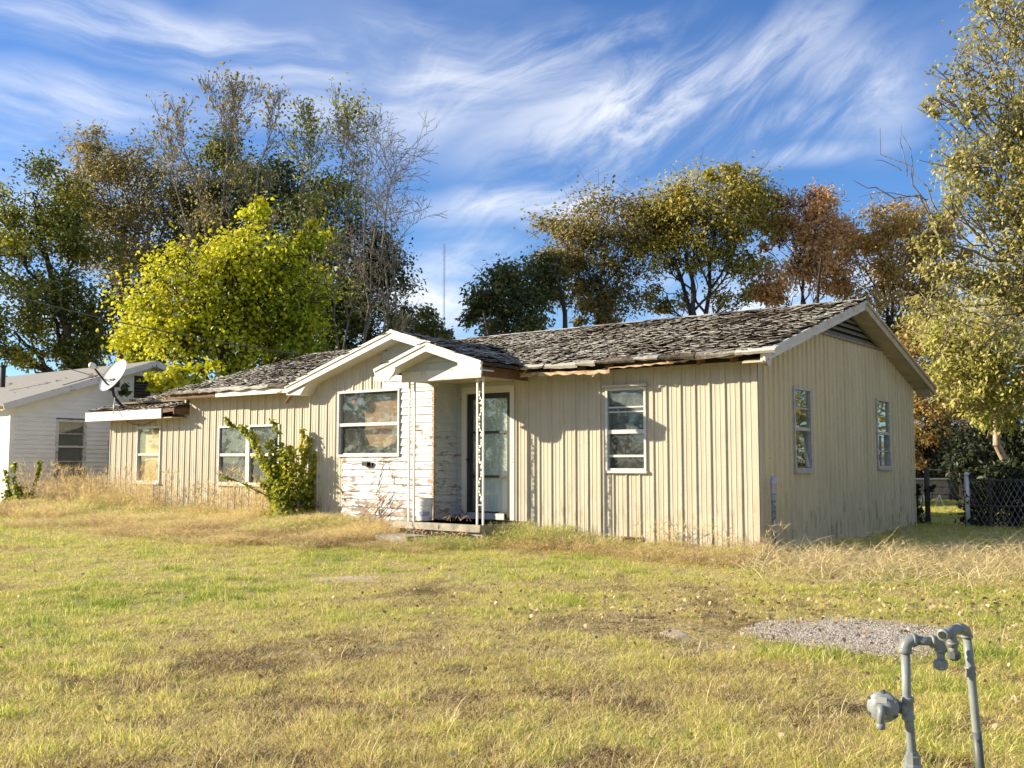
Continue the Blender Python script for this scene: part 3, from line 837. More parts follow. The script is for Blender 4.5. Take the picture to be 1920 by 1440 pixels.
sl_len = (RY + .45) * math.hypot(1, PIT)
roof((-13.35, -.45, EZ), (1, 0, 0), (0, 1, PIT), 13.65, sl_len)
roof((-13.35, 7.85, EZ), (1, 0, 0), (0, -1, PIT), 13.65, sl_len, shingles=False, m=M['roof_plain'])
AZ, AP = 2.43, .265
roof((-16.66, -.38, AZ), (1, 0, 0), (0, 1, AP), 3.56, 4.08 * math.hypot(1, AP))
roof((-16.66, 7.78, AZ), (1, 0, 0), (0, -1, AP), 3.56, 4.08 * math.hypot(1, AP), shingles=False, m=M['roof_plain'])
# bay gable: two slopes
bs = math.hypot(1, .30)
roof((-8.84, -.87, 2.65), (0, 1, 0), (1, 0, .30), 3.2, 2.73 * bs)
roof((-3.74, -.87, 2.76), (0, 1, 0), (-1, 0, .30), 2.6, 2.37 * bs)
# porch gable
ps = math.hypot(1, .33)
roof((-5.85, -1.5, 2.745), (0, 1, 0), (1, 0, .33), 2.3, 1.10 * ps, wave=.003)
roof((-3.65, -1.5, 2.745), (0, 1, 0), (-1, 0, .33), 2.2, 1.10 * ps, wave=.006)
# ridge caps
mb = MB()
for k in range(46):
    x = -13.3 + k * .296
    for s in (-1, 1):
        mb.add([(x, RY, RZ + .03), (x + .30, RY, RZ + .022), (x + .30, RY + s * .14, RZ - .018), (x, RY + s * .14, RZ - .012)], [(0, 1, 2, 3)])
mb.build('ridge_cap', M['shingle'], house)['kind'] = 'stuff'
# shingles: the largest 300 in view one by one, the rest joined
SHING.sort(key=lambda t: t[0])
for d, v, Mx in SHING[:300]:
    o = obj_of('shingle', TMESH[v], house); o.matrix_local = Matrix(Mx.tolist())
VV, FF, off = [], [], 0
for d, v, Mx in SHING[300:]:
    V, F = TEMPL[v]; VV.append(V @ Mx[:3, :3].T + Mx[:3, 3]); FF.append(F + off); off += len(V)
obj_of('shingle_courses', mesh_np('shingle_courses', np.concatenate(VV), np.concatenate(FF), M['shingle']), house, 'stuff')

# leaves and twigs caught on the low roof
# --- eaves, fascias and rakes
def frag(mbx, p0, p1, w0, h0, n=14, amp=.02, seed=1, th=.02):
    """ragged board: a strip whose lower edge is eaten away"""
    r = random.Random(seed); p0 = Vector(p0); p1 = Vector(p1); d = (p1 - p0)
    side = d.cross(Vector((0, 0, 1))).normalized() * th
    V = []
    for i in range(n + 1):
        p = p0 + d * (i / n); sw = Vector((0, 0, r.uniform(-amp, amp) * .3))
        lo_ = h0 * (1 - r.random() * w0)
        for q in (p + sw, p + sw - Vector((0, 0, lo_))): V += [q, q + side]
    F = []
    for i in range(n):
        a, b = i * 4, (i + 1) * 4
        F += [(a, b, b + 2, a + 2), (a + 1, a + 3, b + 3, b + 1), (a, a + 1, b + 1, b), (a + 2, b + 2, b + 3, a + 3)]
    F += [(0, 2, 3, 1), (n * 4, n * 4 + 1, n * 4 + 3, n * 4 + 2)]
    mbx.add(V, F); return mbx


# main front eave: strips painted black as gap shade, rafter tails, hanging fascia strip
mb = MB(); mb.box((-2.0, -.16, EZ - .03), (4.3, .02, .14)); mb.build('eave_gap_shade', M['dark'], house)
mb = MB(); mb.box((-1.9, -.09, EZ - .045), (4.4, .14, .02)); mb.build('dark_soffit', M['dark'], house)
mb = MB(); frag(mb, (-3.75, -.40, EZ - .085), (-2.1, -.41, EZ - .13), .45, .07, 18, .03, 4); frag(mb, (-2.12, -.42, EZ - .10), (-.0, -.43, EZ - .035), .75, .035, 24, .02, 5)
mb.build('hanging_fascia_strip', M['rotpale'], house)
mb = MB(); mb.beam((-2.18, -.41, EZ - .11), (-2.42, -.40, EZ - .20), .02, .035); mb.beam((-3.6, -.42, EZ - .02), (-3.72, -.42, EZ - .12), .01, .012); mb.build('splintered_wood', M['rotpale'], house)
for k in range(8):
    x = -3.7 + k * .5; mb = MB(); mb.beam((x, .0, EZ + PIT * .45 - .13), (x, -.36, EZ + PIT * .09 - .12), .04, .09); mb.build('rafter_tail', M['rot'], house)
# curled shingle edge hanging over the eave
mb = MB(); rnd = random.Random(9); x = -3.75
while x < .28:
    wd = rnd.uniform(.3, .75); dr_ = rnd.uniform(.02, .075); dr2 = rnd.uniform(.02, .075); o_ = rnd.uniform(.02, .05)
    V = []
    for i in range(7):
        t = i / 6; dz = dr_ * (1 - t) + dr2 * t + rnd.uniform(-.008, .008)
        for (yy, zz) in ((-.36, .055), (-.46 - o_ * .4, .024), (-.49 - o_, -.01 - dz * .3), (-.475 - o_ * .8, -.012 - dz)): V.append((x + wd * t, yy, EZ + zz))
    mb.add(V, [(i * 4 + j, (i + 1) * 4 + j, (i + 1) * 4 + j + 1, i * 4 + j + 1) for i in range(6) for j in range(3)])
    x += wd - rnd.uniform(-.02, .03)
mb.build('curled_eave_felt', M['shingle'], house, kind='stuff')
mb = MB(); x = -13.35
while x < -8.8:
    wd = rnd.uniform(.4, .9); V = []
    for i in range(5):
        t = i / 4; dz = rnd.uniform(.02, .05)
        for (yy, zz) in ((-.36, .05), (-.47, .02), (-.50, -.01), (-.49, -.012 - dz)): V.append((x + wd * t, yy, EZ + zz))
    mb.add(V, [(i * 4 + j, (i + 1) * 4 + j, (i + 1) * 4 + j + 1, i * 4 + j + 1) for i in range(4) for j in range(3)])
    x += wd
mb.build('curled_eave_felt', M['shingle'], house, kind='stuff')
mb = MB(); mb.beam((-11.6, -.42, EZ - .09), (-8.86, -.42, EZ - .09), .025, .13); mb.build('fascia', M['trim_worn'], house)
mb = MB(); mb.beam((-13.3, -.40, EZ - .085), (-11.6, -.40, EZ - .085), .025, .10); mb.build('fascia', M['rot'], house)
mb = MB(); mb.beam((-9.0, -.50, EZ - .10), (-9.32, -.46, EZ - .36), .02, .09, (0, 1, 0)); mb.build('broken_board', M['rot'], house)
mb = MB(); mb.box((-11.0, -.20, EZ - .12), (4.5, .38, .015)); mb.build('soffit', M['soffit'], house)
# low wing fascia
mb = MB(); mb.beam((-16.66, -.40, AZ - .11), (-13.55, -.40, AZ - .11), .03, .21); mb.build('fascia', M['trim'], house)
mb = MB(); mb.beam((-13.56, -.38, AZ - .06), (-13.12, -.36, AZ - .03), .03, .08); mb.box((-13.14, -.2, AZ - .05), (.03, .36, .16)); mb.build('broken_eave_end', M['rot'], house)
mb = MB(); mb.box((-14.9, -.19, AZ - .2), (3.4, .38, .015)); mb.build('soffit', M['soffit'], house)
mb = MB(); mb.tube([(-15.5, -.05, AZ - .22), (-15.2, -.07, AZ - .30), (-14.8, -.06, AZ - .33), (-14.4, -.04, AZ - .25)], .008, 5); mb.build('dangling_wire', M['blacksteel'], house)
mb = MB(); mb.beam((-16.66, -.38, AZ - .12), (-16.66, 3.7, AZ + AP * 4.08 - .12), .03, .18); mb.build('rake_board', M['trim_worn'], house)


def rake(p0, p1, h, m, name='rake_board', th=.03):
    mb = MB(); mb.beam(p0, p1, th, h); o = mb.build(name, m, house)
    return o


# right gable rakes, soffits and returns
XR = .31
for s in (-1, 1):
    ye = RY + s * (RY + .46)
    rake((XR, ye, EZ - .085), (XR, RY + s * .0, RZ - .085), .15, M['trim_worn'] if s < 0 else M['soffit'])
    rake((XR + .022, ye + s * .02, EZ - .03), (XR + .022, RY, RZ - .03), .045, M['trim_worn'] if s < 0 else M['soffit'], 'shadow_board')
    mb = MB(); y0, y1 = sorted((ye, RY)); zz = lambda y: EZ + PIT * ((RY + .45) - abs(y - RY)) - .16
    mb.prism([(0.0, y0, zz(y0)), (0.0, y1, zz(y1)), (0.0, y1, zz(y1) + .02), (0.0, y0, zz(y0) + .02)], (XR - .02, 0, 0)); mb.build('gable_soffit', M['soffit'], house)
    yq = ye - s * .02
    mb = MB(); x_ = .25 if s < 0 else .03
    mb.prism([(x_, yq, EZ - .05), (x_, yq, EZ - .15), (x_, yq - s * .10, EZ - .17), (x_, yq - s * .15, EZ - .20), (x_, yq - s * .24, EZ - .19), (x_, yq - s * .30, EZ - .10), (x_, yq - s * .42, EZ + .02)], (XR - .02 - x_, 0, 0)); mb.build('eave_return', M['trim_worn'] if s < 0 else M['soffit'], house)
# triangular louvered vent
VB = 3.285; half = (RZ - .17 - VB) / PIT
mb = MB(); mb.prism([(-.06, RY - half - .15, VB), (-.06, RY + half + .15, VB), (-.06, RY, RZ - .12)], (.02, 0, 0)); vt = mb.build('gable_vent', M['dark'], house)
mb = MB(); mb.box((.01, RY, VB + .015), (.07, 2 * half + .1, .035)); mb.build('vent_sill', M['vent'], vt)
for s in (-1, 1):
    mb = MB(); mb.beam((.012, RY + s * half, VB + .04), (.012, RY, RZ - .15), .05, .05); mb.build('vent_frame', M['vent'], vt)
k = 0; z = VB + .085
while z < RZ - .25:
    hw = (RZ - .19 - z) / PIT
    mb = MB(); mb.box((-.012, RY, z), (.11, 2 * hw, .012), Matrix.Rotation(.75, 3, 'Y')); mb.build('louver_slat', M['vent'], vt); z += .095
# bay gable rakes
for x0, z0 in ((-8.84, 2.65), (-3.9, 2.81)):
    e_ = .03 if x0 < -6 else -.03; q_ = 0 if x0 < -6 else .003
    rake((x0, -.885 - q_, z0 - .05), (-6.11 + e_, -.885 - q_, 3.47 - .055 + .009), .145, M['trim']); rake((x0, -.905 - q_, z0 - .0), (-6.11 + e_, -.905 - q_, 3.47 - .005 + .009), .05, M['trim'], 'shadow_board')
    mb = MB(); mb.prism([(x0, -.86, z0 - .125), (-6.11, -.86, 3.345), (-6.11, -.86, 3.36), (x0, -.86, z0 - .11)], (0, .30, 0)); mb.build('gable_soffit', M['trim'], house)
mb = MB(); mb.prism([(-8.84, -.86, 2.62), (-8.84, -.86, 2.50), (-8.46, -.86, 2.49), (-8.36, -.86, 2.60), (-8.2, -.86, 2.74)], (0, .30, 0)); mb.build('eave_return', M['trim'], house)
# porch gable rakes, scalloped brackets, beam
for s in (-1, 1):
    xe = -4.75 + s * 1.11; apex = 2.745 + .33 * 1.1
    q_ = 0 if s < 0 else .003
    rake((xe, -1.515 - q_, 2.745 - .06), (-4.75 - s * .03, -1.515 - q_, apex - .06 + .01), .13, M['trim']); rake((xe + s * .01, -1.535 - q_, 2.745 - .008), (-4.75 - s * .03, -1.535 - q_, apex - .01 + .01), .05, M['trim'], 'shadow_board')
    mb = MB(); mb.prism([(xe, -1.49, 2.62), (-4.75, -1.49, apex - .125), (-4.75, -1.49, apex - .11), (xe, -1.49, 2.635)], (0, .27, 0)); mb.build('gable_soffit', M['trim'], house)
    prof = [(0, -.05), (0, -.17), (.20, -.19), (.31, -.17), (.37, -.12), (.43, -.06), (.46, -.0), (.44, .06)]
    mb = MB(); mb.prism([(xe - s * a, -1.525, 2.745 + b) for a, b in prof], (0, .03, 0)); mb.build('scalloped_bracket', M['trim'], house)
mb = MB(); mb.box((-4.72, -1.2, 2.63), (1.66, .05, .16)); mb.build('porch_beam', M['trim_worn'], house)
mb = MB(); mb.box((-3.90, -.62, 2.645), (.05, 1.14, .15)); mb.build('porch_side_beam', M['rot'], house)
mb = MB(); mb.box((-5.53, -.88, 2.645), (.05, .6, .15)); mb.build('porch_side_beam', M['trim_worn'], house)
PG = Face((0, -1.2, 0), (1, 0, 0), (0, -1, 0))
ptop = lambda a: 2.745 + .33 * (1.1 - abs(a + 4.75)) - .06
boards(PG, -5.6, -3.9, 2.71, 3.05, .125, M['peel_shade'], house, (), ptop)
mb = MB(); mb.prism([(-5.6, -1.17, 2.6), (-3.9, -1.17, 2.6), (-4.75, -1.17, 3.0)], (0, .02, 0)); mb.build('porch_gable_backing', M['darkwood'], house)
mb = MB(); mb.box((-4.72, -.6, 2.60), (1.6, 1.15, .02)); mb.build('porch_ceiling', M['soffit'], house)
# house number on the porch gable
cu = bpy.data.curves.new('house_number', 'FONT'); cu.body = '25'; cu.size = .15; cu.extrude = .006; cu.space_character = 1.15
to = bpy.data.objects.new('house_number', cu); COL.objects.link(to)
dg = bpy.context.evaluated_depsgraph_get(); me = bpy.data.meshes.new_from_object(to.evaluated_get(dg)); bpy.data.objects.remove(to)
me.materials.append(M['trim']); no = obj_of('house_number', me, house); no.location = (-5.16, -1.232, 2.60); no.rotation_euler = (R(90), 0, 0)
# eave leaf litter on the wing is added with the leaves further down

# ================================================================ neighbour's house
NX, NY0, NY1, NEZ = -19.1, -1.0, 6.5, 2.70
NRY = (NY0 + NY1) / 2; NP = .335; NRZ = NEZ + NP * (NRY - NY0 + .3)
nb = empty('neighbour_house', (NX - 4, NRY, .15), 'white clapboard house with grey gable roof beyond the satellite dish', 'house')
NL = lambda o: (setattr(o, 'parent', nb), setattr(o, 'location', Vector(o.location) - nb.location))[0]
NF = Face((NX, 0, 0), (0, 1, 0), (1, 0, 0))
W_N = (NY0 + 1.15, NY0 + 1.97, .96, 2.36)


def nbuild(mbx, name, m, **k):
    o = mbx.build(name, m, **k); NL(o); return o


before = set(COL.objects)
boards(NF, NY0 + .1, NY1 - .1, .02, NRZ - .2, .113, M['white_vinyl'], None, (W_N,), lambda y: NRZ - .115 - NP * abs(y - NRY), .001, lap=.03)
fr = window(NF, *W_N, None, M['trim_worn'], M['glass'], o0=-.05, o1=.04, w=.07, rail=.5, gm2=M['glass'], rails=((1.99, .02), (1.28, .02)), sill=False)
for o in set(COL.objects) - before:
    if o.parent is None: NL(o)
mb = MB(); NF.box(mb, W_N[0] - .02, W_N[1] + .02, -.02, .09, W_N[2] - .08, W_N[2] - .002)
o = mb.build('window_sill', M['rot']); NL(o)
o = sheet_obj(NF, W_N[0] + .08, W_N[1] - .2, W_N[2] + .08, W_N[3] - .1, -.12, M['curtain'], None, 'curtain', .03, 2); NL(o)
mb = MB(); NF.box(mb, NY0 - .02, NY0 + .11, -.06, .03, .0, NEZ - .02); nbuild(mb, 'corner_board', M['white_vinyl'])
mb = MB(); mb.prism([NF.p(NY0 + .05, -.06, 0), NF.p(NY1 - .05, -.06, 0), NF.p(NY1 - .05, -.06, NEZ), NF.p(NRY, -.06, NRZ - .15), NF.p(NY0 + .05, -.06, NEZ)], (.01, 0, 0)); nbuild(mb, 'wall_sheathing', M['interior'])
mb = MB(); mb.box((NX - 4.06, NY0 + .03, 1.35), (8, .06, 2.7)); nbuild(mb, 'front_wall', M['white_vinyl'])
mb = MB(); mb.box((NX - 4.06, NY1 - .03, 1.35), (8, .06, 2.7)); nbuild(mb, 'back_wall', M['white_vinyl'])
mb = MB(); mb.box((NX - 8.1, NRY, 1.35), (.06, NY1 - NY0 - .14, 2.7)); nbuild(mb, 'end_wall', M['white_vinyl'])
for s in (-1, 1):
    ye = NRY + s * (NRY - NY0 + .35)
    mb = MB(); mb.prism([(NX + .35, ye, NEZ - .02), (NX + .35, NRY, NRZ), (NX + .35, NRY, NRZ - .06), (NX + .35, ye, NEZ - .08)], (-9.0, 0, 0)); nbuild(mb, 'roof', M['roof_plain'])
    mb = MB(); mb.beam((NX + .365, ye, NEZ - .10), (NX + .365, NRY, NRZ - .09), .03, .16); nbuild(mb, 'rake_board', M['trim_worn'])
    mb = MB(); mb.prism([(NX + .01, ye, NEZ - .19), (NX + .01, NRY, NRZ - .175), (NX + .01, NRY, NRZ - .16), (NX + .01, ye, NEZ - .175)], (.33, 0, 0)); nbuild(mb, 'gable_soffit', M['soffit'])
mb = MB(); NF.box(mb, NRY - .45, NRY + .05, -.02, .035, 3.02, 3.62); gv = nbuild(mb, 'gable_vent', M['dark'])
for k in range(7):
    mb = MB(); NF.box(mb, NRY - .43, NRY + .03, .036, .05, 3.05 + k * .08, 3.09 + k * .08); o = mb.build('vent_slat', M['darkwood']); o.parent = gv
mb = MB(); mb.tube([NF.p(NY0 + 2.62, .05, .3), NF.p(NY0 + 2.62, .05, 1.75)], .02, 6); mb.box(NF.p(NY0 + 2.62, .06, 1.8), (.06, .08, .14)); nbuild(mb, 'conduit', M['galv'])
mb = MB(); p = spot(6, 692, 27.0); mb.tube([(p[0], p[1], p[2] - .5), (p[0], p[1], p[2] + .05)], .07, 10); mb.lathe([(.09, 0), (.09, .04), (.03, .07)], (p[0], p[1], p[2] + .05)); nbuild(mb, 'roof_vent_pipe', M['blacksteel'])

# ================================================================ satellite dish on the wing roof
RR, RF_ = Vector(RT), Vector(FW)
def sp(px, py, d): return Vector(spot(px, py, d))
DD = 22.6
foot = sp(233, 770, DD + .1)
dish = empty('satellite_dish', foot, 'white satellite dish on a bent black mast on the low roof', 'satellite dish')
def dbuild(mbx, name, m, smooth=True):
    o = mbx.build(name, m, dish, smooth); o.location = -foot; return o
axd = (RR * -.50 + Vector((0, 0, 1)) * .50 - RF_ * .70).normalized()
dc = sp(211, 703, DD)
u = axd.cross(Vector((0, 0, 1))).normalized(); v = u.cross(axd)
mb = MB(); V = [dc - axd * .10]; F = []; nr, na = 7, 28
for lay in (0, 1):
    for i in range(1, nr + 1):
        for k in range(na):
            q = 2 * math.pi * k / na; r = i / nr
            V.append(dc + u * (.40 * r * math.cos(q)) + v * (.44 * r * math.sin(q)) + axd * (-.10 + .10 * r * r - .012 * lay))
for lay in (0, 1):
    o_ = 1 + lay * nr * na
    for k in range(na): F.append((0, o_ + k, o_ + (k + 1) % na))
    for i in range(nr - 1):
        for k in range(na):
            a, b = o_ + i * na + k, o_ + i * na + (k + 1) % na
            F.append((a, a + na, b + na, b))
for k in range(na):
    a, b = 1 + (nr - 1) * na + k, 1 + (nr - 1) * na + (k + 1) % na; F.append((a, b, b + nr * na, a + nr * na))
mb.add(V, F); dbuild(mb, 'reflector', M['dish'])
lnb = sp(176, 687, DD - .35)
mb = MB(); mb.lathe([(.02, -.03), (.06, -.02), (.075, .05), (.06, .10), (.03, .12)], lnb, (dc - lnb).normalized() * -1, 14); mb.box(lnb + RR * .09 - Vector((0, 0, .02)), (.09, .05, .05)); dbuild(mb, 'receiver', M['dish'])
mb = MB(); mb.tube([lnb + RR * .03 - Vector((0, 0, .06)), sp(200, 719, DD - .05), sp(209, 727, DD + .05)], .022, 8); dbuild(mb, 'feed_arm', M['blacksteel'])
mb = MB(); mb.box(sp(215, 718, DD + .12), (.16, .16, .2)); mb.box(sp(208, 729, DD + .06), (.09, .1, .1)); dbuild(mb, 'bracket', M['blacksteel'], False)
mb = MB(); mb.tube([sp(213, 718, DD + .12), sp(211.5, 733, DD + .1), sp(213, 741, DD + .1), sp(218, 749, DD + .1), sp(231, 764, DD + .1), foot], .032, 10); dbuild(mb, 'mast', M['blacksteel'])
mb = MB(); mb.lathe([(.14, -.03), (.12, .02), (.05, .06)], foot, (0, -.26, .96), 10); dbuild(mb, 'foot_plate', M['blacksteel'])
mb = MB(); mb.tube([sp(216, 736, DD + .12), sp(240, 757, DD + .9)], .012, 6); dbuild(mb, 'strut', M['galv'])
mb = MB(); mb.tube([sp(216, 742, DD + .12), sp(212, 776, DD - .25)], .012, 6); dbuild(mb, 'strut', M['galv'])

# cables
def cable(name, pts, r, label, sagz=0):
    P = []
    for (a, b) in zip(pts[:-1], pts[1:]):
        for i in range(12):
            t = i / 12; p = Vector(a).lerp(Vector(b), t); p.z -= sagz * 4 * t * (1 - t); P.append(p)
    P.append(Vector(pts[-1]))
    mb = MB(); mb.tube(P, r, 5); return tag(mb.build(name, M['blacksteel']), label, 'cable')
cable('overhead_cable', [spot(-170, 492, 26), spot(560, 664, 21.2)], .013, 'black service cable sagging across the yellow tree to the house roof', .25)
cable('dish_cable', [spot(118, 722, 24.2), spot(184, 703, 22.7)], .012, 'black cable from the neighbour eave up to the dish')
cable('dish_cable', [spot(124, 690, 26), spot(186, 708, 22.6)], .012, 'black cable from the neighbour roof ridge down to the dish')

# ================================================================ bucket on the porch
bk = empty('plastic_bucket', (-5.40, -.82, .32), 'white plastic bucket with a faded blue label on the porch', 'bucket')
mb = MB(); pr = [(.118, 0), (.122, .01), (.132, .24)]
for k in range(5): pr += [(.133 + k * .0012, .25 + k * .018), (.142 + k * .001, .252 + k * .018), (.142 + k * .001, .258 + k * .018), (.134 + k * .0012, .260 + k * .018)]
pr += [(.140, .36), (.148, .362), (.148, .372), (.138, .372), (.120, .05)]
mb.lathe(pr, (0, 0, 0), (0, 0, 1), 28); mb.build('pail', M['bucket'], bk, True)
mb = MB(); V = []; F = []
camdir = math.atan2(CAM[1] + .82, CAM[0] + 5.4)
for i in range(11):
    q = camdir - .75 + 1.4 * i / 10
    for z in (.085, .155): V.append((.1335 * math.cos(q), .1335 * math.sin(q), z + .0))
F = [(i * 2, i * 2 + 2, i * 2 + 3, i * 2 + 1) for i in range(10)]
mb.add(V, F); mb.build('printed_label', M['blue_print'], bk, True)
mb = MB(); mb.tube([(.15 * math.cos(camdir + 1.57 * s), .15 * math.sin(camdir + 1.57 * s), .33) for s in (1,)] + [(.16 * math.cos(camdir + q) , .16 * math.sin(camdir + q), .33 - .16 * math.cos((q) * .98)) for q in (1.2, .8, .4, 0, -.4, -.8, -1.2)] + [(.15 * math.cos(camdir - 1.57), .15 * math.sin(camdir - 1.57), .33)], .003, 5); mb.build('wire_handle', M['galv'], bk, True)

# standpipe at the corner
spx = empty('standpipe', (.115, .22, 0), 'mottled blue grey standpipe with a lilac cap at the house corner', 'pipe')
mb = MB(); mb.tube([(0, 0, -.1), (0, 0, .86)], .030, 12); mb.build('pipe', M['mottled'], spx, True)
mb = MB(); mb.lathe([(.032, .84), (.036, .85), (.036, .97), (.045, .975), (.045, 1.03), (.028, 1.04), (.022, 1.08)], (0, 0, 0), (0, 0, 1), 14); mb.build('cap', M['pvc_cap'], spx, True)

# ================================================================ gas service riser in the foreground
GD = 4.55; gk = GD / FPX
gb = ground_spot(1705, 1500); gp = spot(1703, 1300, GD); gz0 = float(gz(gp[0], gp[1]))
gas = empty('gas_riser', (gp[0], gp[1], gz0), 'grey painted gas pipe riser with round regulator standing in the grass', 'gas pipe', rz=TH)
def GL(px, py, dd=0.0):
    """local point of the riser: x right, y away, z up"""
    d = GD + dd; P = spot(px, py, d) - np.array([gp[0], gp[1], gz0])
    return Vector((P @ RT, P @ FW, P[2]))
def arc(a, b, c, n=7):
    return [a.lerp(b, t).lerp(b.lerp(c, t), t) for t in [i / n for i in range(n + 1)]]
PR = 8.2 * gk
def collar(mbx, p, ax, r, l): mbx.lathe([(r * .92, -l / 2), (r, -l / 2 + .003), (r, l / 2 - .003), (r * .92, l / 2)], p, ax, 16)
Z = Vector((0, 0, 1)); X = Vector((1, 0, 0))
base = GL(1709, 1395); low = Vector((GL(1712, 1440).x, 0, -.1))
top1 = GL(1697, 1225)
mb = MB(); mb.tube([low, GL(1711, 1425), GL(1700, 1300), GL(1697.5, 1222)], PR, 14); mb.build('inlet_riser', M['gas'], gas, True)
mb = MB(); a = GL(1697, 1222); b = GL(1697, 1199); c = GL(1719, 1200)
mb.tube(arc(a, b, c), PR * 1.32, 14); collar(mb, GL(1697, 1220), Z, PR * 1.5, .022); collar(mb, GL(1713, 1200.5), X, PR * 1.5, .014); mb.build('elbow', M['gas'], gas, True)
mb = MB(); mb.tube([GL(1715, 1200.5), GL(1752, 1203)], PR * 1.02, 14); mb.build('cross_pipe', M['gas'], gas, True)
mb = MB(); mb.tube(arc(GL(1747, 1202.5), GL(1764, 1203), GL(1765, 1222)), PR * 1.28, 14); collar(mb, GL(1748, 1202.5), X, PR * 1.5, .014); collar(mb, GL(1764.5, 1219), Z, PR * 1.42, .014); mb.tube([GL(1764.5, 1218), GL(1764, 1245)], PR * .9, 12); mb.build('elbow', M['gas'], gas, True)
mb = MB(); mb.lathe([(PR * .9, -.028), (PR * 1.55, -.02), (PR * 1.6, .006), (PR * 1.3, .016), (PR, .018)], GL(1764, 1244), Z, 8); mb.tube([GL(1765, 1246), GL(1766, 1254)], PR * .55, 8); mb.build('union_nut', M['gas'], gas)
# tee and regulator
mb = MB(); mb.lathe([(PR * 1.35, -.05), (PR * 1.4, -.045), (PR * 1.4, -.03), (PR * 1.2, -.028), (PR * 1.2, .028), (PR * 1.4, .03), (PR * 1.4, .048), (PR * 1.3, .05)], GL(1702.5, 1328), Z, 16); mb.tube([GL(1702, 1329), GL(1688, 1329)], PR * 1.2, 14); mb.build('tee', M['gas'], gas, True)
rx = Vector((.52, .82, -.05)).normalized(); rc = GL(1655.5, 1325, -.02)
mb = MB(); mb.tube([GL(1690, 1329), GL(1668, 1329, .02)], PR * .85, 12); mb.box(GL(1684, 1326), (.03, .04, .045)); mb.build('regulator_neck', M['gas_dark'], gas, True)
rg = None
mb = MB(); mb.lathe([(.022, -.034), (.044, -.032), (.048, -.026), (.050, -.020), (.060, -.017), (.0665, -.012), (.068, -.009), (.068, -.001), (.064, .0), (.064, .002), (.068, .003), (.068, .010), (.060, .014), (.050, .03), (.03, .042), (.01, .046)], rc, rx, 32); rg = mb.build('regulator', M['gas'], gas, True)
mb = MB(); ua = rx.cross(Z).normalized(); va = ua.cross(rx)
for k in range(6):
    q = k * math.pi / 3 + .5; p = rc + (ua * math.cos(q) + va * math.sin(q)) * .066
    mb.lathe([(.0075, -.019), (.0075, .019)], p, rx, 6)
mb.build('bolts', M['gas_dark'], rg)['kind'] = 'stuff'
mb = MB(); mb.box(rc - rx * .0345 + va * .022 + Z * .012, (.048, .004, .026), Matrix.Rotation(-.45, 3, 'Z')); mb.build('metal_plate', M['galv'], rg)
st_ = GL(1652, 1327, -.07)
mb = MB(); mb.tube([rc - rx * .04 + Z * -.004, st_ + Z * -.004], .019, 12); mb.tube(arc(st_, st_ + Vector((-.004, -.02, -.012)), GL(1651, 1345, -.08)) + [GL(1651.5, 1364, -.08)], .0165, 12); mb.lathe([(.017, -.012), (.020, -.006), (.020, .01), (.016, .014)], GL(1651.5, 1362, -.08), Z, 12); mb.build('vent_spout', M['gas'], rg, True)
mb = MB(); mb.lathe([(PR * 1.2, -.05), (PR * 2.0, -.04), (PR * 2.1, -.01), (PR * 1.7, .0), (PR * 1.75, .03), (PR * 1.35, .035), (PR * 1.3, .05)], GL(1711, 1430), Z, 8); mb.build('union_nut', M['gas'], gas)
# outlet side
PR2 = 7.6 * gk
mb = MB(); mb.tube([Vector((GL(1848, 1440, .03).x + .01, .03, -.1)), GL(1838, 1440, .03), GL(1820, 1255, .03), GL(1813, 1196, .03)], PR2, 14); op = mb.build('outlet_riser', M['gas'], gas, True)
mb = MB(); mb.tube([Vector((GL(1848, 1440, .03).x + .01, .03, -.1)), GL(1838, 1440, .03), GL(1831.3, 1372, .03)], PR2 * 1.06, 14); mb.build('bare_pipe_end', M['gas_dark'], op, True)
mb = MB(); collar(mb, GL(1819, 1252, .03), GL(1812, 1190, .03) - GL(1820, 1255, .03), PR2 * 1.3, .016); collar(mb, GL(1820, 1265, .03), GL(1812, 1190, .03) - GL(1820, 1255, .03), PR2 * 1.28, .014); mb.tube([GL(1819, 1250, .03), GL(1820.5, 1266, .03)], PR2 * 1.18, 14); mb.build('coupling', M['gas'], gas, True)
e0, e1, e2 = GL(1813, 1195, .03), GL(1811, 1174, .03), GL(1794, 1180, -.03)
mb = MB(); mb.tube(arc(e0, e1, e2), PR2 * 1.3, 14); collar(mb, GL(1813, 1193, .03), Z, PR2 * 1.45, .012); mb.build('elbow', M['gas'], gas, True)
t0, t1 = GL(1797, 1179, -.02), GL(1768, 1190, -.12)
mb = MB(); mb.tube([t0, t1], PR2 * 1.25, 14); collar(mb, t1, (t1 - t0), PR2 * 1.45, .016); collar(mb, t0, (t1 - t0), PR2 * 1.4, .012); tm = t0.lerp(t1, .52); mb.tube([tm, GL(1787, 1212, -.07)], PR2 * 1.2, 14); collar(mb, GL(1786.5, 1206, -.07), Z, PR2 * 1.4, .012); mb.tube([GL(1787, 1207, -.07), GL(1788, 1226, -.07)], PR2 * .92, 12); te = mb.build('tee', M['gas'], gas, True)
mb = MB(); mb.lathe([(PR2 * .9, -.001), (PR2 * .9, .003)], t1 + (t1 - t0).normalized() * .0085, (t1 - t0), 12); mb.build('open_end', M['dark'], te)
mb = MB(); mb.lathe([(PR2 * .8, -.022), (PR2 * 1.5, -.012), (PR2 * 1.55, .012), (PR2 * 1.1, .018)], GL(1789, 1229, -.07), Z, 8); mb.build('union_nut', M['gas_dark'], gas)

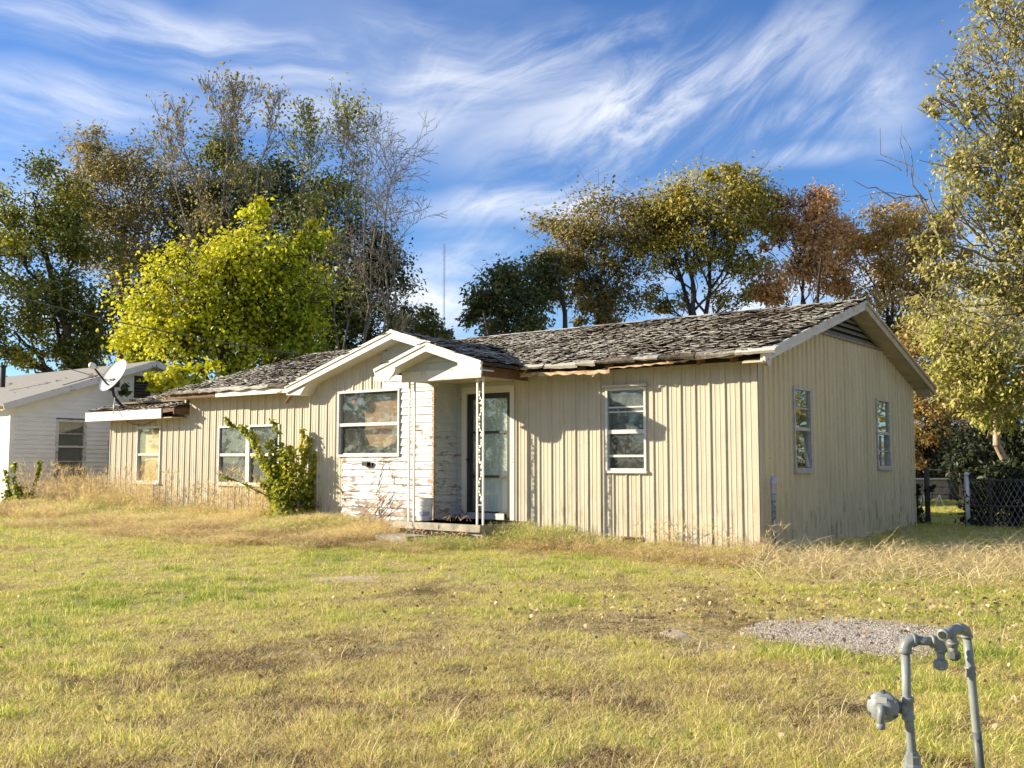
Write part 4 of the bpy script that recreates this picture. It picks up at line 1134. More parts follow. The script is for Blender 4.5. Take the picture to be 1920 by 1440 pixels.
# ================================================================ back yard on the right
def post(x, y, h, r, m, mbx=None):
    mbx = mbx or MB(); z = float(gz(x, y)); mbx.tube([(x, y, z - .1), (x, y, z + h)], r, 10); return mbx
FY = 7.35
fence = empty('chain_fence', (1.0, FY, 0), 'low vine-tangled wire fence with pale end post right of the house', 'fence')
mb = post(0, 0, 0, .01, M['galv'], MB()); mb = MB(); z = float(gz(.95, FY)); mb.tube([(-.05, 0, z - .1), (-.05, 0, z + .98)], .045, 12); mb.lathe([(.05, 0), (.05, .03), (.01, .06)], (-.05, 0, z + .97)); mb.build('end_post', M['tin'], fence, True)
for x in (.35, 1.1, 1.55, 2.6, 4.1, 5.6):
    mb = MB(); mb.tube([(x, 0, -.1), (x, 0, .98)], .03 if x != 1.1 else .05, 8); mb.build('fence_post', M['darkwood'], fence)
for zz in (.93, .45):
    mb = MB(); mb.tube([(-.05, 0, zz), (6.5, 0, zz)], .02, 6); mb.build('fence_rail', M['darkwood'], fence)
mb = MB()
for k in range(70):
    x = k * .095
    for s in (-1, 1): mb.beam((x, .012 * s, .02), (x + s * .9 * .5, .012 * s, .92), .004, .004)
mb.build('wire_mesh', M['galv'], fence)['kind'] = 'stuff'
gp_ = empty('gate_post', (.16, 7.62, 0), 'dark gate post wrapped in vines at the back corner of the house', 'post')
mb = MB(); mb.tube([(0, 0, -.1), (0, 0, 1.15)], .05, 10); mb.build('post', M['darkwood'], gp_, True)
mb = MB(); mb.tube([(0, 0, 1.12), (.28, .02, 1.11)], .012, 6); mb.build('latch_bar', M['galv'], gp_)

shp = spot(1800, 940, 37.5)
shed = empty('open_shed', (shp[0], shp[1], 0), 'dark open shed with a pale tin roof edge behind the trees', 'shed', rz=TH)
mb = MB(); mb.prism([(-3.6, 1.6, 0), (-3.6, 1.7, 0), (-3.6, 1.7, 2.7), (-3.6, 1.6, 2.7)], (7.4, 0, 0)); mb.build('back_wall', M['darkwood'], shed)
for x in (-3.6, 3.7):
    mb = MB(); mb.box((x, .3, 1.25), (.1, 2.6, 2.5)); mb.build('side_wall', M['darkwood'], shed)
for x in (-1.2, 1.3):
    mb = MB(); mb.box((x, -1.0, 1.2), (.14, .14, 2.4)); mb.build('post', M['darkwood'], shed)
mb = MB(); mb.prism([(-3.9, -1.5, 2.55), (-3.9, 2.0, 2.9), (-3.9, 2.0, 2.95), (-3.9, -1.5, 2.6)], (8.0, 0, -.0)); mb.build('roof', M['tin'], shed)
mb = MB(); mb.beam((-3.9, -1.52, 2.5), (4.1, -1.52, 2.5), .04, .16); mb.build('fascia', M['tin'], shed)
bp = spot(1752, 905, 31)
bed = empty('raised_bed', (bp[0], bp[1], 0), 'low weathered timber bed wall in the yard behind the house', 'garden bed', rz=TH)
for k, zz in enumerate((.12, .36, .60)):
    mb = MB(); mb.box((0, 0, zz), (3.6, .12, .22)); mb.build('timber', M['tan_timber'], bed)
mb = MB(); mb.box((0, .45, .35), (3.6, .75, .66)); mb.build('soil_fill', M['soil'], bed)
mb = MB(); mb.box((.0, -.02, .735), (3.7, .2, .04)); mb.build('cap_board', M['tin'], bed)
for px in (1727, 1757):
    p = spot(px, 946, 28); z = float(gz(p[0], p[1])); mb = MB(); mb.beam((p[0] - .06, p[1], z - .05), (p[0] + .06, p[1] + .02, z + .30), .06, .03)
    mb.beam((p[0] + .06, p[1] + .02, z + .30), (p[0] + .2, p[1] + .05, z - .05), .06, .03)
    tag(mb.build('white_stake', M['tin']), 'small white leaning stake in the sunny grass, %s' % ('nearer the house corner' if px < 1740 else 'nearer the dark tree trunk'), 'stake', 'white stakes in the back yard')

# radio mast far away
tp = spot(831, 865, 420); th_ = spot(831, 457, 420)[2]
tower = empty('radio_mast', (tp[0], tp[1], 0), 'thin lattice radio mast far beyond the trees', 'radio mast')
mb = MB()
for q in (0, 2.09, 4.19): mb.tube([(.45 * math.cos(q), .45 * math.sin(q), 0), (.45 * math.cos(q), .45 * math.sin(q), th_)], .07, 4)
mb.build('mast_legs', M['redsteel'], tower)
mb = MB()
for k in range(int(th_ / 1.2)):
    for a, b in ((0, 2.09), (2.09, 4.19), (4.19, 0)):
        mb.beam((.45 * math.cos(a), .45 * math.sin(a), k * 1.2), (.45 * math.cos(b), .45 * math.sin(b), k * 1.2 + 1.2), .04, .04)
mb.build('lattice_bracing', M['redsteel'], tower)['kind'] = 'stuff'

# ================================================================ trees
def segs_mesh(name, segs, m, n=5):
    S = np.array(segs, float)   # (k, 8): p0 p1 r0 r1
    p0, p1 = S[:, :3], S[:, 3:6]; d = p1 - p0; L = np.linalg.norm(d, axis=1, keepdims=True); d = d / np.maximum(L, 1e-6)
    ref = np.where(np.abs(d[:, 2:3]) > .9, np.array([[1., 0, 0]]), np.array([[0, 0, 1.]]))
    a = np.cross(d, ref); a /= np.linalg.norm(a, axis=1, keepdims=True); b = np.cross(d, a)
    V = np.zeros((len(S), 2, n, 3))
    for k in range(n):
        q = 2 * math.pi * k / n; o = a * math.cos(q) + b * math.sin(q)
        V[:, 0, k] = p0 - d * (S[:, 6:7] * .3) + o * S[:, 6:7]; V[:, 1, k] = p1 + o * S[:, 7:8]
    base = (np.arange(len(S)) * 2 * n)[:, None]
    F = np.concatenate([base + np.array([[k, (k + 1) % n, n + (k + 1) % n, n + k]]) for k in range(n)])
    return mesh_np(name, V.reshape(-1, 3), F, m, smooth=True)


def leaves_mesh(name, C, size, tint, m, rs, up=.25, width=.55, out=None, hang=0.0, shape=4):
    N = len(C); nrm = rs.normal(size=(N, 3)); nrm[:, 2] = np.abs(nrm[:, 2]) + up
    if out is not None: nrm += out * .7
    nrm /= np.linalg.norm(nrm, axis=1, keepdims=True)
    t = rs.normal(size=(N, 3)); t[:, 2] -= hang; t -= nrm * (t * nrm).sum(1, keepdims=True); t /= np.linalg.norm(t, axis=1, keepdims=True) + 1e-9
    s = np.cross(nrm, t); sz = (size * rs.uniform(.55, 1.35, N))[:, None]
    fold = nrm * sz * rs.uniform(.02, .22, (N, 1))
    if shape == 4:
        V = np.stack([C - t * sz * .5, C + s * sz * width * .5 + fold, C + t * sz * .5 - nrm * sz * .1, C - s * sz * width * .5 + fold], 1)
        i = np.arange(N)[:, None] * 4; tri = [(0, 1, 2), (0, 2, 3)]
    else:           # a pointed oval leaf, folded along its rib and bent at the tip
        bend = nrm * sz * rs.uniform(-.22, .06, (N, 1)); sk = s * sz * rs.uniform(-.08, .08, (N, 1)); w2 = width * .5
        V = np.stack([C - t * sz * .5, C - t * sz * .16 + s * sz * w2 + fold, C + t * sz * .18 + s * sz * w2 * .82 + fold + bend * .3, C + t * sz * .52 + bend + sk,
                      C + t * sz * .18 - s * sz * w2 * .82 + fold + bend * .3, C - t * sz * .16 - s * sz * w2 + fold], 1)
        i = np.arange(N)[:, None] * 6; tri = [(0, 1, 5), (1, 2, 4), (1, 4, 5), (2, 3, 4)]
    F = np.concatenate([i + np.array([q]) for q in tri], 1).reshape(-1, 3)
    return mesh_np(name, V.reshape(-1, 3), F, m, tint=np.repeat(tint, len(tri)))


def curve(p0, p1, bend, n, r0, r1, rs, segs, wob=.04):
    p0, p1 = np.array(p0, float), np.array(p1, float); mid = (p0 + p1) / 2 + bend; L = np.linalg.norm(p1 - p0); prev = p0; P = [p0]
    for i in range(1, n + 1):
        t = i / n; q = p0 * (1 - t) ** 2 + mid * 2 * t * (1 - t) + p1 * t * t
        if i < n: q = q + rs.normal(size=3) * wob * L
        a, b = r0 + (r1 - r0) * (i - 1) / n, r0 + (r1 - r0) * t
        segs.append((*prev, *q, a, b)); prev = q; P.append(q)
    return P


def tree(name, label, base, lobes, leaf, bark, nleaf, lsize, tr, fork=.35, seed=1, K=14, sig=.24, group=None, hang=0., limbs_extra=(), stems=1, shape=4, width=.55, leaf_b=None, shell=2.2, twig=True, mid_r=None, cat='tree'):
    rs = np.random.RandomState(seed); bx, by = base; bz = float(gz(bx, by)); B = np.array([bx, by, bz])
    root = empty(name, (bx, by, bz), label, cat, group)
    segs = []; C = []; T = []; O = []
    cen = np.mean([l[0] for l in lobes], axis=0); top = max(l[0][2] + l[2] for l in lobes)
    H = top - bz; trunks = []
    for sgm in range(stems):
        tgt = np.array([bx + (cen[0] - bx) * .8, by + (cen[1] - by) * .8, bz + H * .72]) + rs.normal(size=3) * np.array([.06, .06, 0]) * H * (sgm > 0) * 2
        trunks.append(curve(B + rs.normal(size=3) * np.array([.3, .3, 0]) * (sgm > 0) - np.array([0, 0, .15]), tgt, rs.normal(size=3) * .03 * H, 9, tr, tr * .3, rs, segs, .012))
    tot = sum(l[1] * l[1] * l[2] for l in lobes) ** 1
    wts = np.array([(l[1] * l[2]) for l in lobes]); wts = wts / wts.sum()
    for li, l in enumerate(lobes):
        c, rr, rz = np.array(l[0], float), l[1], l[2]; lt = l[3] if len(l) > 3 else .5; dn = l[4] if len(l) > 4 else 1.0
        TP = trunks[li % len(trunks)]
        hfrac = np.clip((c[2] - rz * .6 - bz) / H / .72 * .9, fork, .95); k0 = min(int(hfrac * 9), 8)
        st = np.array(TP[k0]); r0 = tr * (1 - .7 * k0 / 9) * .6
        limb = curve(st, c + np.array([0, 0, rz * .25]), np.array([0, 0, -.10 * np.linalg.norm(c - st)]) + rs.normal(size=3) * .05 * rr, 6, r0, r0 * .3, rs, segs, .025)
        Kl = max(4, int(K * len(lobes) * wts[li])); nl = max(6, int(nleaf * dn * wts[li] / Kl))
        for k in range(Kl):
            d = rs.normal(size=3); d /= np.linalg.norm(d); u = rs.rand() ** (1 / shell)
            if u < .45: u = .45 + rs.rand() * .3
            p = c + d * np.array([rr, rr * .9, rz]) * u
            i0 = rs.randint(2, 7); s0 = limb[i0]
            br = curve(s0, p, np.array([0, 0, -.06 * np.linalg.norm(p - s0)]), 4, max(.012, r0 * .32), .012, rs, segs, .05)
            ct = np.clip(lt + rs.normal() * .2, 0, 1)
            sg = sig * min(rr, rz) * rs.uniform(.7, 1.35)
            if twig:
                for q in range(5):
                    e = p + rs.normal(size=3) * sg * 1.3; segs.append((*br[3], *e, .012, .005))
            pts = p + rs.normal(size=(nl, 3)) * sg * np.array([1.1, 1.1, .85])
            C.append(pts); T.append(np.clip(ct + rs.normal(size=nl) * .07, 0, 1)); O.append((pts - c) / np.linalg.norm(pts - c, axis=1, keepdims=True))
    for e in limbs_extra: curve(e[0], e[1], np.array(e[2], float), 6, e[3], e[4], rs, segs, .03)
    o = obj_of('trunk', segs_mesh('trunk', segs, bark), root); o.location = -B
    C = np.concatenate(C); T = np.concatenate(T); O = np.concatenate(O)
    o = obj_of('crown', leaves_mesh('crown', C, lsize, T, leaf, rs, out=O, hang=hang, shape=shape, width=width), root); o.location = -B
    return root


def lobe(px, py, d, rx, ry, tint=.5, dens=1.0, dd=0.0):
    k = (d + dd) / FPX
    return (spot(px, py, d + dd), rx * k, ry * k, tint, dens)


def bare(name, label, base, stems, bark, leaf, nleaf, lsize, seed, spread=.5, levels=6, group=None, tip_r=.006, cat='tree', up=.25, tl=.5):
    """a leafless or nearly leafless tree: stems fork again and again into fine twigs"""
    rs = np.random.RandomState(seed); bx, by = base; bz = float(gz(bx, by)); B = np.array([bx, by, bz])
    root = empty(name, (bx, by, bz), label, cat, group); segs = []; tips = []
    def grow(p, d, L, r, lev):
        n = 3; q = p
        for i in range(n):
            d2 = d + rs.normal(size=3) * .10 + np.array([0, 0, up * .12]); d2 /= np.linalg.norm(d2)
            e = q + d2 * L / n; segs.append((*q, *e, max(tip_r, r * (1 - .12 * i)), max(tip_r, r * (1 - .12 * (i + 1))))); q = e; d = d2
            if lev < levels and i < n - 1 and lev > 0 and rs.rand() < .75:
                s = rs.normal(size=3); s -= d * (s @ d); s /= np.linalg.norm(s)
                dn = d * .75 + s * spread * 1.1; dn /= np.linalg.norm(dn)
                grow(q, dn, L * rs.uniform(.45, .7), r * .42, lev + 2)
        if lev >= levels: tips.append(q); return
        k = 2 if rs.rand() < .8 else 3; a0 = rs.rand() * 6.28
        s1 = np.cross(d, [.3, .5, .8]); s1 /= np.linalg.norm(s1); s2 = np.cross(d, s1)
        for j in range(k):
            a = a0 + j * 6.28 / k + rs.normal() * .3; dn = d + (s1 * math.cos(a) + s2 * math.sin(a)) * spread * rs.uniform(.55, 1.1); dn /= np.linalg.norm(dn)
            grow(q, dn, L * rs.uniform(.66, .88), r * (.62 if k == 2 else .52), lev + 1)
    for (tgt, L, r, lv) in stems:
        tgt = np.array(tgt); s0 = B + rs.normal(size=3) * np.array([.15, .15, 0])
        P = curve(s0, tgt, rs.normal(size=3) * .25, 7, r, r * .6, rs, segs, .012)
        d = P[-1] - P[-2]; d /= np.linalg.norm(d); grow(P[-1], d, L, r * .55, lv)
        for i in (4, 5, 6):
            s = rs.normal(size=3); s[2] = abs(s[2]) * .3; s /= np.linalg.norm(s); dn = d * .8 + s * .7; dn /= np.linalg.norm(dn)
            grow(P[i], dn, L * .7, r * .3, lv + 1)
    o = obj_of('trunk', segs_mesh('trunk', segs, bark, 4), root); o.location = -B
    if nleaf:
        tp_ = np.array(tips); i = rs.randint(0, len(tp_), nleaf); C = tp_[i] + rs.normal(size=(nleaf, 3)) * .22
        o = obj_of('crown', leaves_mesh('crown', C, lsize, np.clip(tl + rs.normal(size=nleaf) * .18, 0, 1), leaf, rs, hang=.5), root); o.location = -B
    return root


TL = 'trees behind the house'
def bs2(px, d): p = spot(px, 900, d); return (p[0], p[1])
d = 36
tree('yellow_maple', 'bright yellow-green tree standing right behind the left roof', bs2(440, 30), [
    lobe(475, 490, 30, 88, 84, .66), lobe(440, 570, 30, 110, 80, .6), lobe(355, 560, 30, 105, 100, .8), lobe(550, 560, 30, 72, 100, .36), lobe(285, 590, 30, 75, 75, .85), lobe(430, 650, 30, 110, 70, .5),
    lobe(572, 650, 30, 55, 65, .12), lobe(478, 395, 30, 34, 42, .78), lobe(262, 660, 30, 50, 55, .85), lobe(310, 705, 29.5, 40, 36, .8), lobe(300, 712, 26.4, 34, 30, .85, 1.5), lobe(340, 705, 26.6, 40, 34, .8, 1.4), lobe(375, 700, 27, 36, 30, .7, 1.2), lobe(330, 640, 29, 75, 60, .78), lobe(405, 485, 29.4, 52, 48, .85), lobe(590, 450, 30.4, 36, 48, .62), lobe(335, 468, 30, 26, 26, .8), lobe(500, 600, 31.5, 110, 110, .25)],
     M['lf_yellow'], M['bark_dark'], 29000, .14, .16, .15, 3, 18, .22, TL, shape=6, width=.6)
tree('broad_tree', 'tall green tree with yellowing leaves at the left edge of the photo', bs2(172, 38), [
    lobe(60, 380, 38, 100, 80, .42), lobe(20, 480, 38, 90, 80, .7), lobe(150, 430, 38, 90, 80, .38), lobe(100, 560, 39, 120, 80, .28), lobe(30, 640, 38, 110, 60, .5, 1), lobe(170, 600, 40, 90, 90, .22),
    lobe(-90, 450, 38, 100, 120, .5), lobe(140, 670, 39, 100, 45, .2, 1.1), lobe(-60, 620, 38, 90, 80, .5)], M['lf_green'], M['bark_dark'], 34627, 0.164, .32, .15, 4, 13, .22, TL)
tree('olive_tree', 'tall twiggy olive-brown tree between the green tree and the bare branches', bs2(250, 42), [
    lobe(170, 320, 42, 60, 60, .55, .8), lobe(250, 330, 42, 80, 85, .55), lobe(330, 400, 42, 90, 110, .5), lobe(220, 450, 42, 100, 90, .45), lobe(290, 520, 42, 100, 80, .38), lobe(140, 390, 42, 50, 60, .5), lobe(195, 280, 42, 55, 35, .55, .5)],
     M['lf_olive'], M['bark_grey'], 27337, 0.156, .22, .15, 5, 15, .22, TL, stems=3)
tree('dark_tree', 'dense dark tree behind the bare twigs above the bay gable', bs2(560, 40), [
    lobe(420, 310, 41, 70, 70, .6), lobe(500, 350, 41, 90, 90, .45), lobe(590, 400, 40, 90, 100, .35), lobe(670, 470, 40, 85, 90, .3), lobe(700, 570, 40, 80, 80, .3), lobe(640, 620, 40, 90, 60, .3), lobe(770, 610, 39, 65, 42, .5), lobe(820, 622, 39, 38, 34, .6), lobe(400, 420, 42, 100, 90, .35), lobe(560, 540, 42, 120, 100, .3)],
     M['lf_dark'], M['bark_dark'], 47385, 0.172, .3, .15, 6, 14, .22, TL, stems=2)
bare('sparse_tree', 'tall bare tree with tall upright limbs and few dry leaves, above the yellow tree', bs2(452, 34), [
    (spot(370, 340, 34), .9, .07, 1), (spot(425, 310, 34), .88, .075, 1), (spot(455, 310, 34.5), .88, .075, 1), (spot(485, 320, 33.5), .78, .065, 1), (spot(335, 370, 34.5), .84, .06, 1)],
     M['bark_grey'], M['lf_olive'], 2600, .15, 12, .42, 6, TL, .008, tl=.5, up=.9)
bare('sparse_tree', 'slim tree with thin pale green leaves right of the tallest bare branches', bs2(640, 34), [
    (spot(580, 345, 34), .85, .06, 1), (spot(635, 345, 34), .85, .055, 1), (spot(565, 370, 34.4), .85, .06, 1), (spot(655, 360, 33.8), .85, .055, 1)],
     M['bark_grey'], M['lf_pecan_green'], 3200, .15, 22, .42, 6, TL, .008, tl=.25, up=.9)
bare('bare_tree', 'leafless tree whose fine twigs fan out to the right against the sky', bs2(705, 32), [
    (spot(705, 420, 32), 1.05, .06, 1), (spot(725, 390, 32), 1.1, .06, 1), (spot(685, 380, 32.3), .95, .055, 1), (spot(735, 450, 31.7), 1.0, .05, 1), (spot(740, 500, 31.7), .8, .04, 1)],
     M['bark_grey'], None, 0, .1, 33, .66, 6, TL, .0065, up=.05)
# right-hand row
tree('small_dark_tree', 'small dark ragged tree at the left end of the right row of trees', bs2(940, 40), [
    lobe(930, 540, 40, 58, 50, .55), lobe(980, 590, 40, 60, 50, .4), lobe(905, 610, 40, 40, 30, .6), lobe(1010, 530, 41, 45, 45, .4)], M['lf_dark'], M['bark_dark'], 9477, 0.187, .16, .15, 7, 14, .26, TL, stems=2)
tree('brown_green_tree', 'dark brownish green tree behind the roof ridge, left of the tall golden one', bs2(1110, 42), [
    lobe(1060, 460, 42, 85, 60, .5), lobe(1140, 440, 42, 85, 75, .55), lobe(1060, 540, 42, 70, 55, .3), lobe(1160, 540, 42, 80, 60, .3), lobe(1210, 430, 42, 60, 65, .6), lobe(1100, 590, 42, 90, 30, .25, .7)],
     M['lf_olive'], M['bark_dark'], 19136, 0.172, .22, .15, 8, 15, .23, TL, stems=3)
tree('golden_tree', 'tallest golden olive tree behind the right half of the roof', bs2(1345, 41), [
    lobe(1270, 400, 41, 75, 65, .55), lobe(1350, 380, 41, 100, 70, .62), lobe(1330, 440, 41, 85, 60, .6), lobe(1420, 400, 41, 62, 62, .5), lobe(1300, 480, 41, 70, 45, .45, .7), lobe(1400, 480, 41, 65, 50, .42, .7), lobe(1230, 470, 41, 50, 60, .5, .8), lobe(1250, 560, 42, 55, 40, .35, .6), lobe(1370, 550, 42, 65, 40, .35, .5), lobe(1350, 335, 41, 60, 26, .62, .8)],
     M['lf_gold'], M['bark_dark'], 22781, 0.164, .22, .12, 9, 15, .22, TL, stems=3)
tree('rusty_tree', 'rust-red tree between the golden tree and the tan one', bs2(1510, 41), [
    lobe(1500, 400, 41, 62, 52, .62), lobe(1560, 410, 41, 52, 50, .6), lobe(1520, 470, 41, 72, 50, .55), lobe(1460, 540, 41, 60, 42, .45), lobe(1550, 520, 42, 60, 45, .35, .7), lobe(1440, 430, 41.5, 35, 45, .4, .6)],
     M['lf_brown'], M['bark_dark'], 14944, 0.172, .16, .15, 10, 14, .23, TL, stems=3)
tree('tan_tree', 'tan and orange leaved tree left of the near pecan', bs2(1680, 42), [
    lobe(1640, 430, 42, 75, 54, .7), lobe(1715, 435, 42, 70, 65, .65), lobe(1620, 500, 42, 60, 50, .65), lobe(1700, 530, 42, 75, 65, .62), lobe(1620, 570, 42, 50, 42, .6), lobe(1760, 500, 42, 60, 90, .4), lobe(1690, 610, 42, 60, 60, .4)],
     M['lf_orange'], M['bark_dark'], 17313, 0.172, .18, .15, 11, 14, .23, TL, stems=2)
tree('yard_tree', 'dark trunked tree with tan leaves beside the back corner of the house', bs2(1783, 31), [
    lobe(1730, 650, 31, 60, 60, .7), lobe(1760, 730, 31, 80, 50, .65), lobe(1735, 790, 30.5, 45, 40, .6), lobe(1810, 690, 32, 70, 70, .5), lobe(1850, 780, 32, 50, 40, .4), lobe(1725, 840, 31.5, 30, 45, .2)],
     M['lf_orange'], M['bark_dark'], 16402, 0.117, .18, .45, 12, 14, .26, 'trees in the back yard')
ND = 19.0
tree('pecan_tree', 'big near tree with pale olive leaves filling the right edge of the photo', bs2(2010, 21), [ lobe(1750, 480, 19, 45, 45, .5, .55), lobe(1745, 570, 20, 45, 50, .6, .6), lobe(1780, 380, 19, 40, 50, .5, .5),
    lobe(1790, 120, ND, 35, 40, .45, .3), lobe(1760, 195, ND, 40, 24, .5, .5), lobe(1880, 40, ND, 85, 60, .45, .6), lobe(1850, 130, ND, 60, 50, .45, .35), lobe(1890, 200, ND, 90, 70, .5, .7), lobe(1800, 195, ND, 50, 40, .5, .55), lobe(1880, 310, ND, 95, 80, .5), lobe(1820, 300, ND, 70, 60, .5, .6),
    lobe(1895, 420, ND, 85, 80, .5), lobe(1900, 530, ND, 90, 80, .55), lobe(1990, 250, ND, 120, 160, .5), lobe(2010, 520, ND, 130, 160, .5), lobe(1960, 20, ND, 110, 110, .45, .6), lobe(1855, 600, ND - 1, 60, 60, .6, .8), lobe(1800, 530, ND, 60, 45, .5, .7)],
     M['lf_pecan'], M['bark_grey'], 30000, .10, .125, .6, 13, 16, .26, 'trees in the back yard', hang=1.2, shape=6, width=.42,
     limbs_extra=((spot(1770, 470, ND), spot(1650, 240, ND), (0, 0, .2), .022, .005), (spot(1770, 420, ND), spot(1600, 338, ND), (0, 0, .35), .025, .005), (spot(1760, 400, ND), spot(1690, 250, ND), (0, 0, -.1), .016, .004), (spot(1700, 330, ND), spot(1690, 235, ND), (0, 0, 0), .012, .004), (spot(1900, 480, ND), spot(1770, 440, ND), (0, 0, -.4), .04, .02), (spot(1690, 320, ND), spot(1640, 300, ND), (0, 0, .1), .01, .004), (spot(1740, 375, ND), spot(1610, 370, ND), (0, 0, .2), .012, .004)))
LD = 23.0
tree('leafy_tree', 'fresh green drooping boughs on the right, below the pale olive tree', bs2(1907, 24), [
    lobe(1850, 640, LD, 80, 60, .6), lobe(1785, 600, LD, 50, 45, .65, .7), lobe(1880, 560, LD, 60, 50, .6, .8), lobe(1815, 700, LD, 75, 50, .68), lobe(1890, 720, LD, 60, 60, .5), lobe(1775, 660, LD, 50, 55, .7, .7), lobe(1860, 780, LD, 70, 34, .42, .8), lobe(1775, 745, LD, 50, 30, .55, .5), lobe(1960, 680, LD, 90, 100, .5), lobe(1740, 600, LD + 2, 40, 60, .6, .5)],
     M['lf_pecan_green'], M['bark_pale'], 12500, .115, .13, .6, 14, 14, .32, 'trees in the back yard', hang=1.2, shape=6, width=.46)
# undergrowth and vines along the fence, shade put into their leaf colour
def thicket(name, label, lobes, leaf, n, ls, seed, cat='undergrowth', stuff=False, group=None, twigs=True):
    rs = np.random.RandomState(seed); c0 = lobes[0][0]; bz = float(gz(c0[0], c0[1])); B = np.array([c0[0], c0[1], bz])
    C = []; T = []; segs = []
    w_ = np.array([l[1] * l[2] * (l[4] if len(l) > 4 else 1) for l in lobes]); w_ /= w_.sum()
    for l, ww in zip(lobes, w_):
        k = max(3, int(n * ww / 22)); d = rs.normal(size=(k, 3)); d /= np.linalg.norm(d, axis=1, keepdims=True)
        cc = l[0] + d * np.array([l[1], l[1] * .8, l[2]]) * (rs.rand(k, 1) ** (1 / 2.4)); g0 = gz(cc[:, 0], cc[:, 1]); cc[:, 2] = np.maximum(cc[:, 2], g0 + .03)
        for q in cc:
            if twigs: curve((l[0][0] + rs.normal() * .1, l[0][1] + rs.normal() * .1, float(gz(l[0][0], l[0][1]))), q, np.array([0, 0, .2]), 3, .012, .004, rs, segs, .05)
        p = np.repeat(cc, 22, 0) + rs.normal(size=(k * 22, 3)) * min(l[1], l[2]) * .22; p[:, 2] = np.maximum(p[:, 2], gz(p[:, 0], p[:, 1]) + .01)
        C.append(p); T.append(np.clip(np.repeat(l[3] + rs.normal(size=k) * .15, 22) + rs.normal(size=k * 22) * .06, 0, 1))
    C = np.concatenate(C); T = np.concatenate(T)
    root = empty(name, B, label, cat, group)
    if segs: o = obj_of('stems', segs_mesh('stems', segs, M['bark_dark'], 4), root); o.location = -B
    o = obj_of('foliage', leaves_mesh('foliage', C, ls, T, leaf, rs, hang=.4), root); o.location = -B
    return root
thicket('fence_vine', 'dark vines tangled over the wire fence on the right', [lobe(1850, 930, 18.8, 50, 40, .25), lobe(1900, 950, 18.8, 50, 55, .2), lobe(1830, 975, 18.8, 40, 28, .25), lobe(1960, 930, 18.5, 70, 70, .2)], M['lf_shaded'], 3600, .085, 41, 'vine')
thicket('gate_vine', 'dark vine climbing the gate post behind the house corner', [lobe(1715, 920, 19.4, 12, 28, .3), lobe(1717, 965, 19.4, 11, 28, .2), lobe(1735, 915, 19.4, 16, 9, .4, .6)], M['lf_shaded'], 700, .08, 42, 'vine')
thicket('dark_thicket', 'deep shaded thicket filling the gap under the right-hand trees', [lobe(1880, 850, 27, 70, 60, .2), lobe(1830, 850, 28, 50, 55, .1), lobe(1950, 850, 26, 80, 80, .2), lobe(1730, 850, 33, 30, 45, .3), lobe(1765, 850, 36, 60, 70, .1), lobe(1820, 880, 25, 45, 40, .15), lobe(1890, 900, 23, 50, 40, .15)], M['lf_shaded'], 12000, .16, 43, 'undergrowth')
# far tree line that closes the horizon
hl = []
for k in range(40):
    px = -500 + k * 78; hl.append(lobe(px, 800 - 12 * math.sin(k * 1.7), 62 + 4 * math.sin(k), 62, 66 + 14 * math.sin(k * 2.3), .35 + .2 * math.sin(k * 1.3)))
rs = np.random.RandomState(77); C = []; T = []
for l in hl:
    dd = rs.normal(size=(26, 3)); dd /= np.linalg.norm(dd, axis=1, keepdims=True); cc = l[0] + dd * np.array([l[1], l[1], l[2]]) * (rs.rand(26, 1) ** .4)
    p = np.repeat(cc, 26, 0) + rs.normal(size=(26 * 26, 3)) * .5; C.append(p); T.append(np.repeat(l[3] + rs.normal(size=26) * .12, 26))
obj_of('far_treeline', leaves_mesh('far_treeline', np.concatenate(C), .5, np.clip(np.concatenate(T), 0, 1), M['lf_dark'], rs), kind='stuff')

# unseen tree row off to the right, added for the side windows to reflect
C = []; T = []
for k in range(60):
    q = -.3 + k * .026 ; R_ = 27 + 4 * math.sin(k * 1.9)
    l = (np.array([math.cos(1.22 - q) * R_ + 3, math.sin(1.22 - q) * R_, 3.4 + 1.3 * math.sin(k * 2.3)]), 2.0, 4.4)
    dd = rs.normal(size=(26, 3)); dd /= np.linalg.norm(dd, axis=1, keepdims=True); cc = l[0] + dd * np.array([l[1], l[1], l[2]]) * (rs.rand(26, 1) ** .4)
    p = np.repeat(cc, 24, 0) + rs.normal(size=(26 * 24, 3)) * .4; p[:, 2] = np.maximum(p[:, 2], .2)
    if abs(math.degrees(math.atan2((l[0] - CAM) @ RT, (l[0] - CAM) @ FW))) < 33: continue
    C.append(p); T.append(np.repeat(.45 + rs.normal(size=26) * .2, 24))
if C: obj_of('added_yard_treeline', leaves_mesh('added_yard_treeline', np.concatenate(C), .3, np.clip(np.concatenate(T), 0, 1), M['lf_gold'], rs), kind='stuff')

# unseen tree belt behind the camera, added for dark reflections in the panes
C = []; T = []
for k in range(64):
    q = -2.9 + k * .052; R_ = 62 + 6 * math.sin(k * 1.9)
    p0 = CAM + RT * (R_ * math.sin(q * 1.0)) * 1 + FW * (R_ * math.cos(q)) if False else CAM + np.array([math.cos(q), math.sin(q), 0]) * R_
    l = (np.array([p0[0], p0[1], 5.0 + 1.6 * math.sin(k * 2.3)]), 3.8, 5.4 + .9 * math.sin(k * 1.3))
    dd = rs.normal(size=(30, 3)); dd /= np.linalg.norm(dd, axis=1, keepdims=True); cc = l[0] + dd * np.array([l[1], l[1], l[2]]) * (rs.rand(30, 1) ** .4)
    p = np.repeat(cc, 22, 0) + rs.normal(size=(30 * 22, 3)) * .55; p[:, 2] = np.maximum(p[:, 2], -.6); C.append(p); T.append(np.repeat(.35 + rs.normal(size=30) * .15, 22))
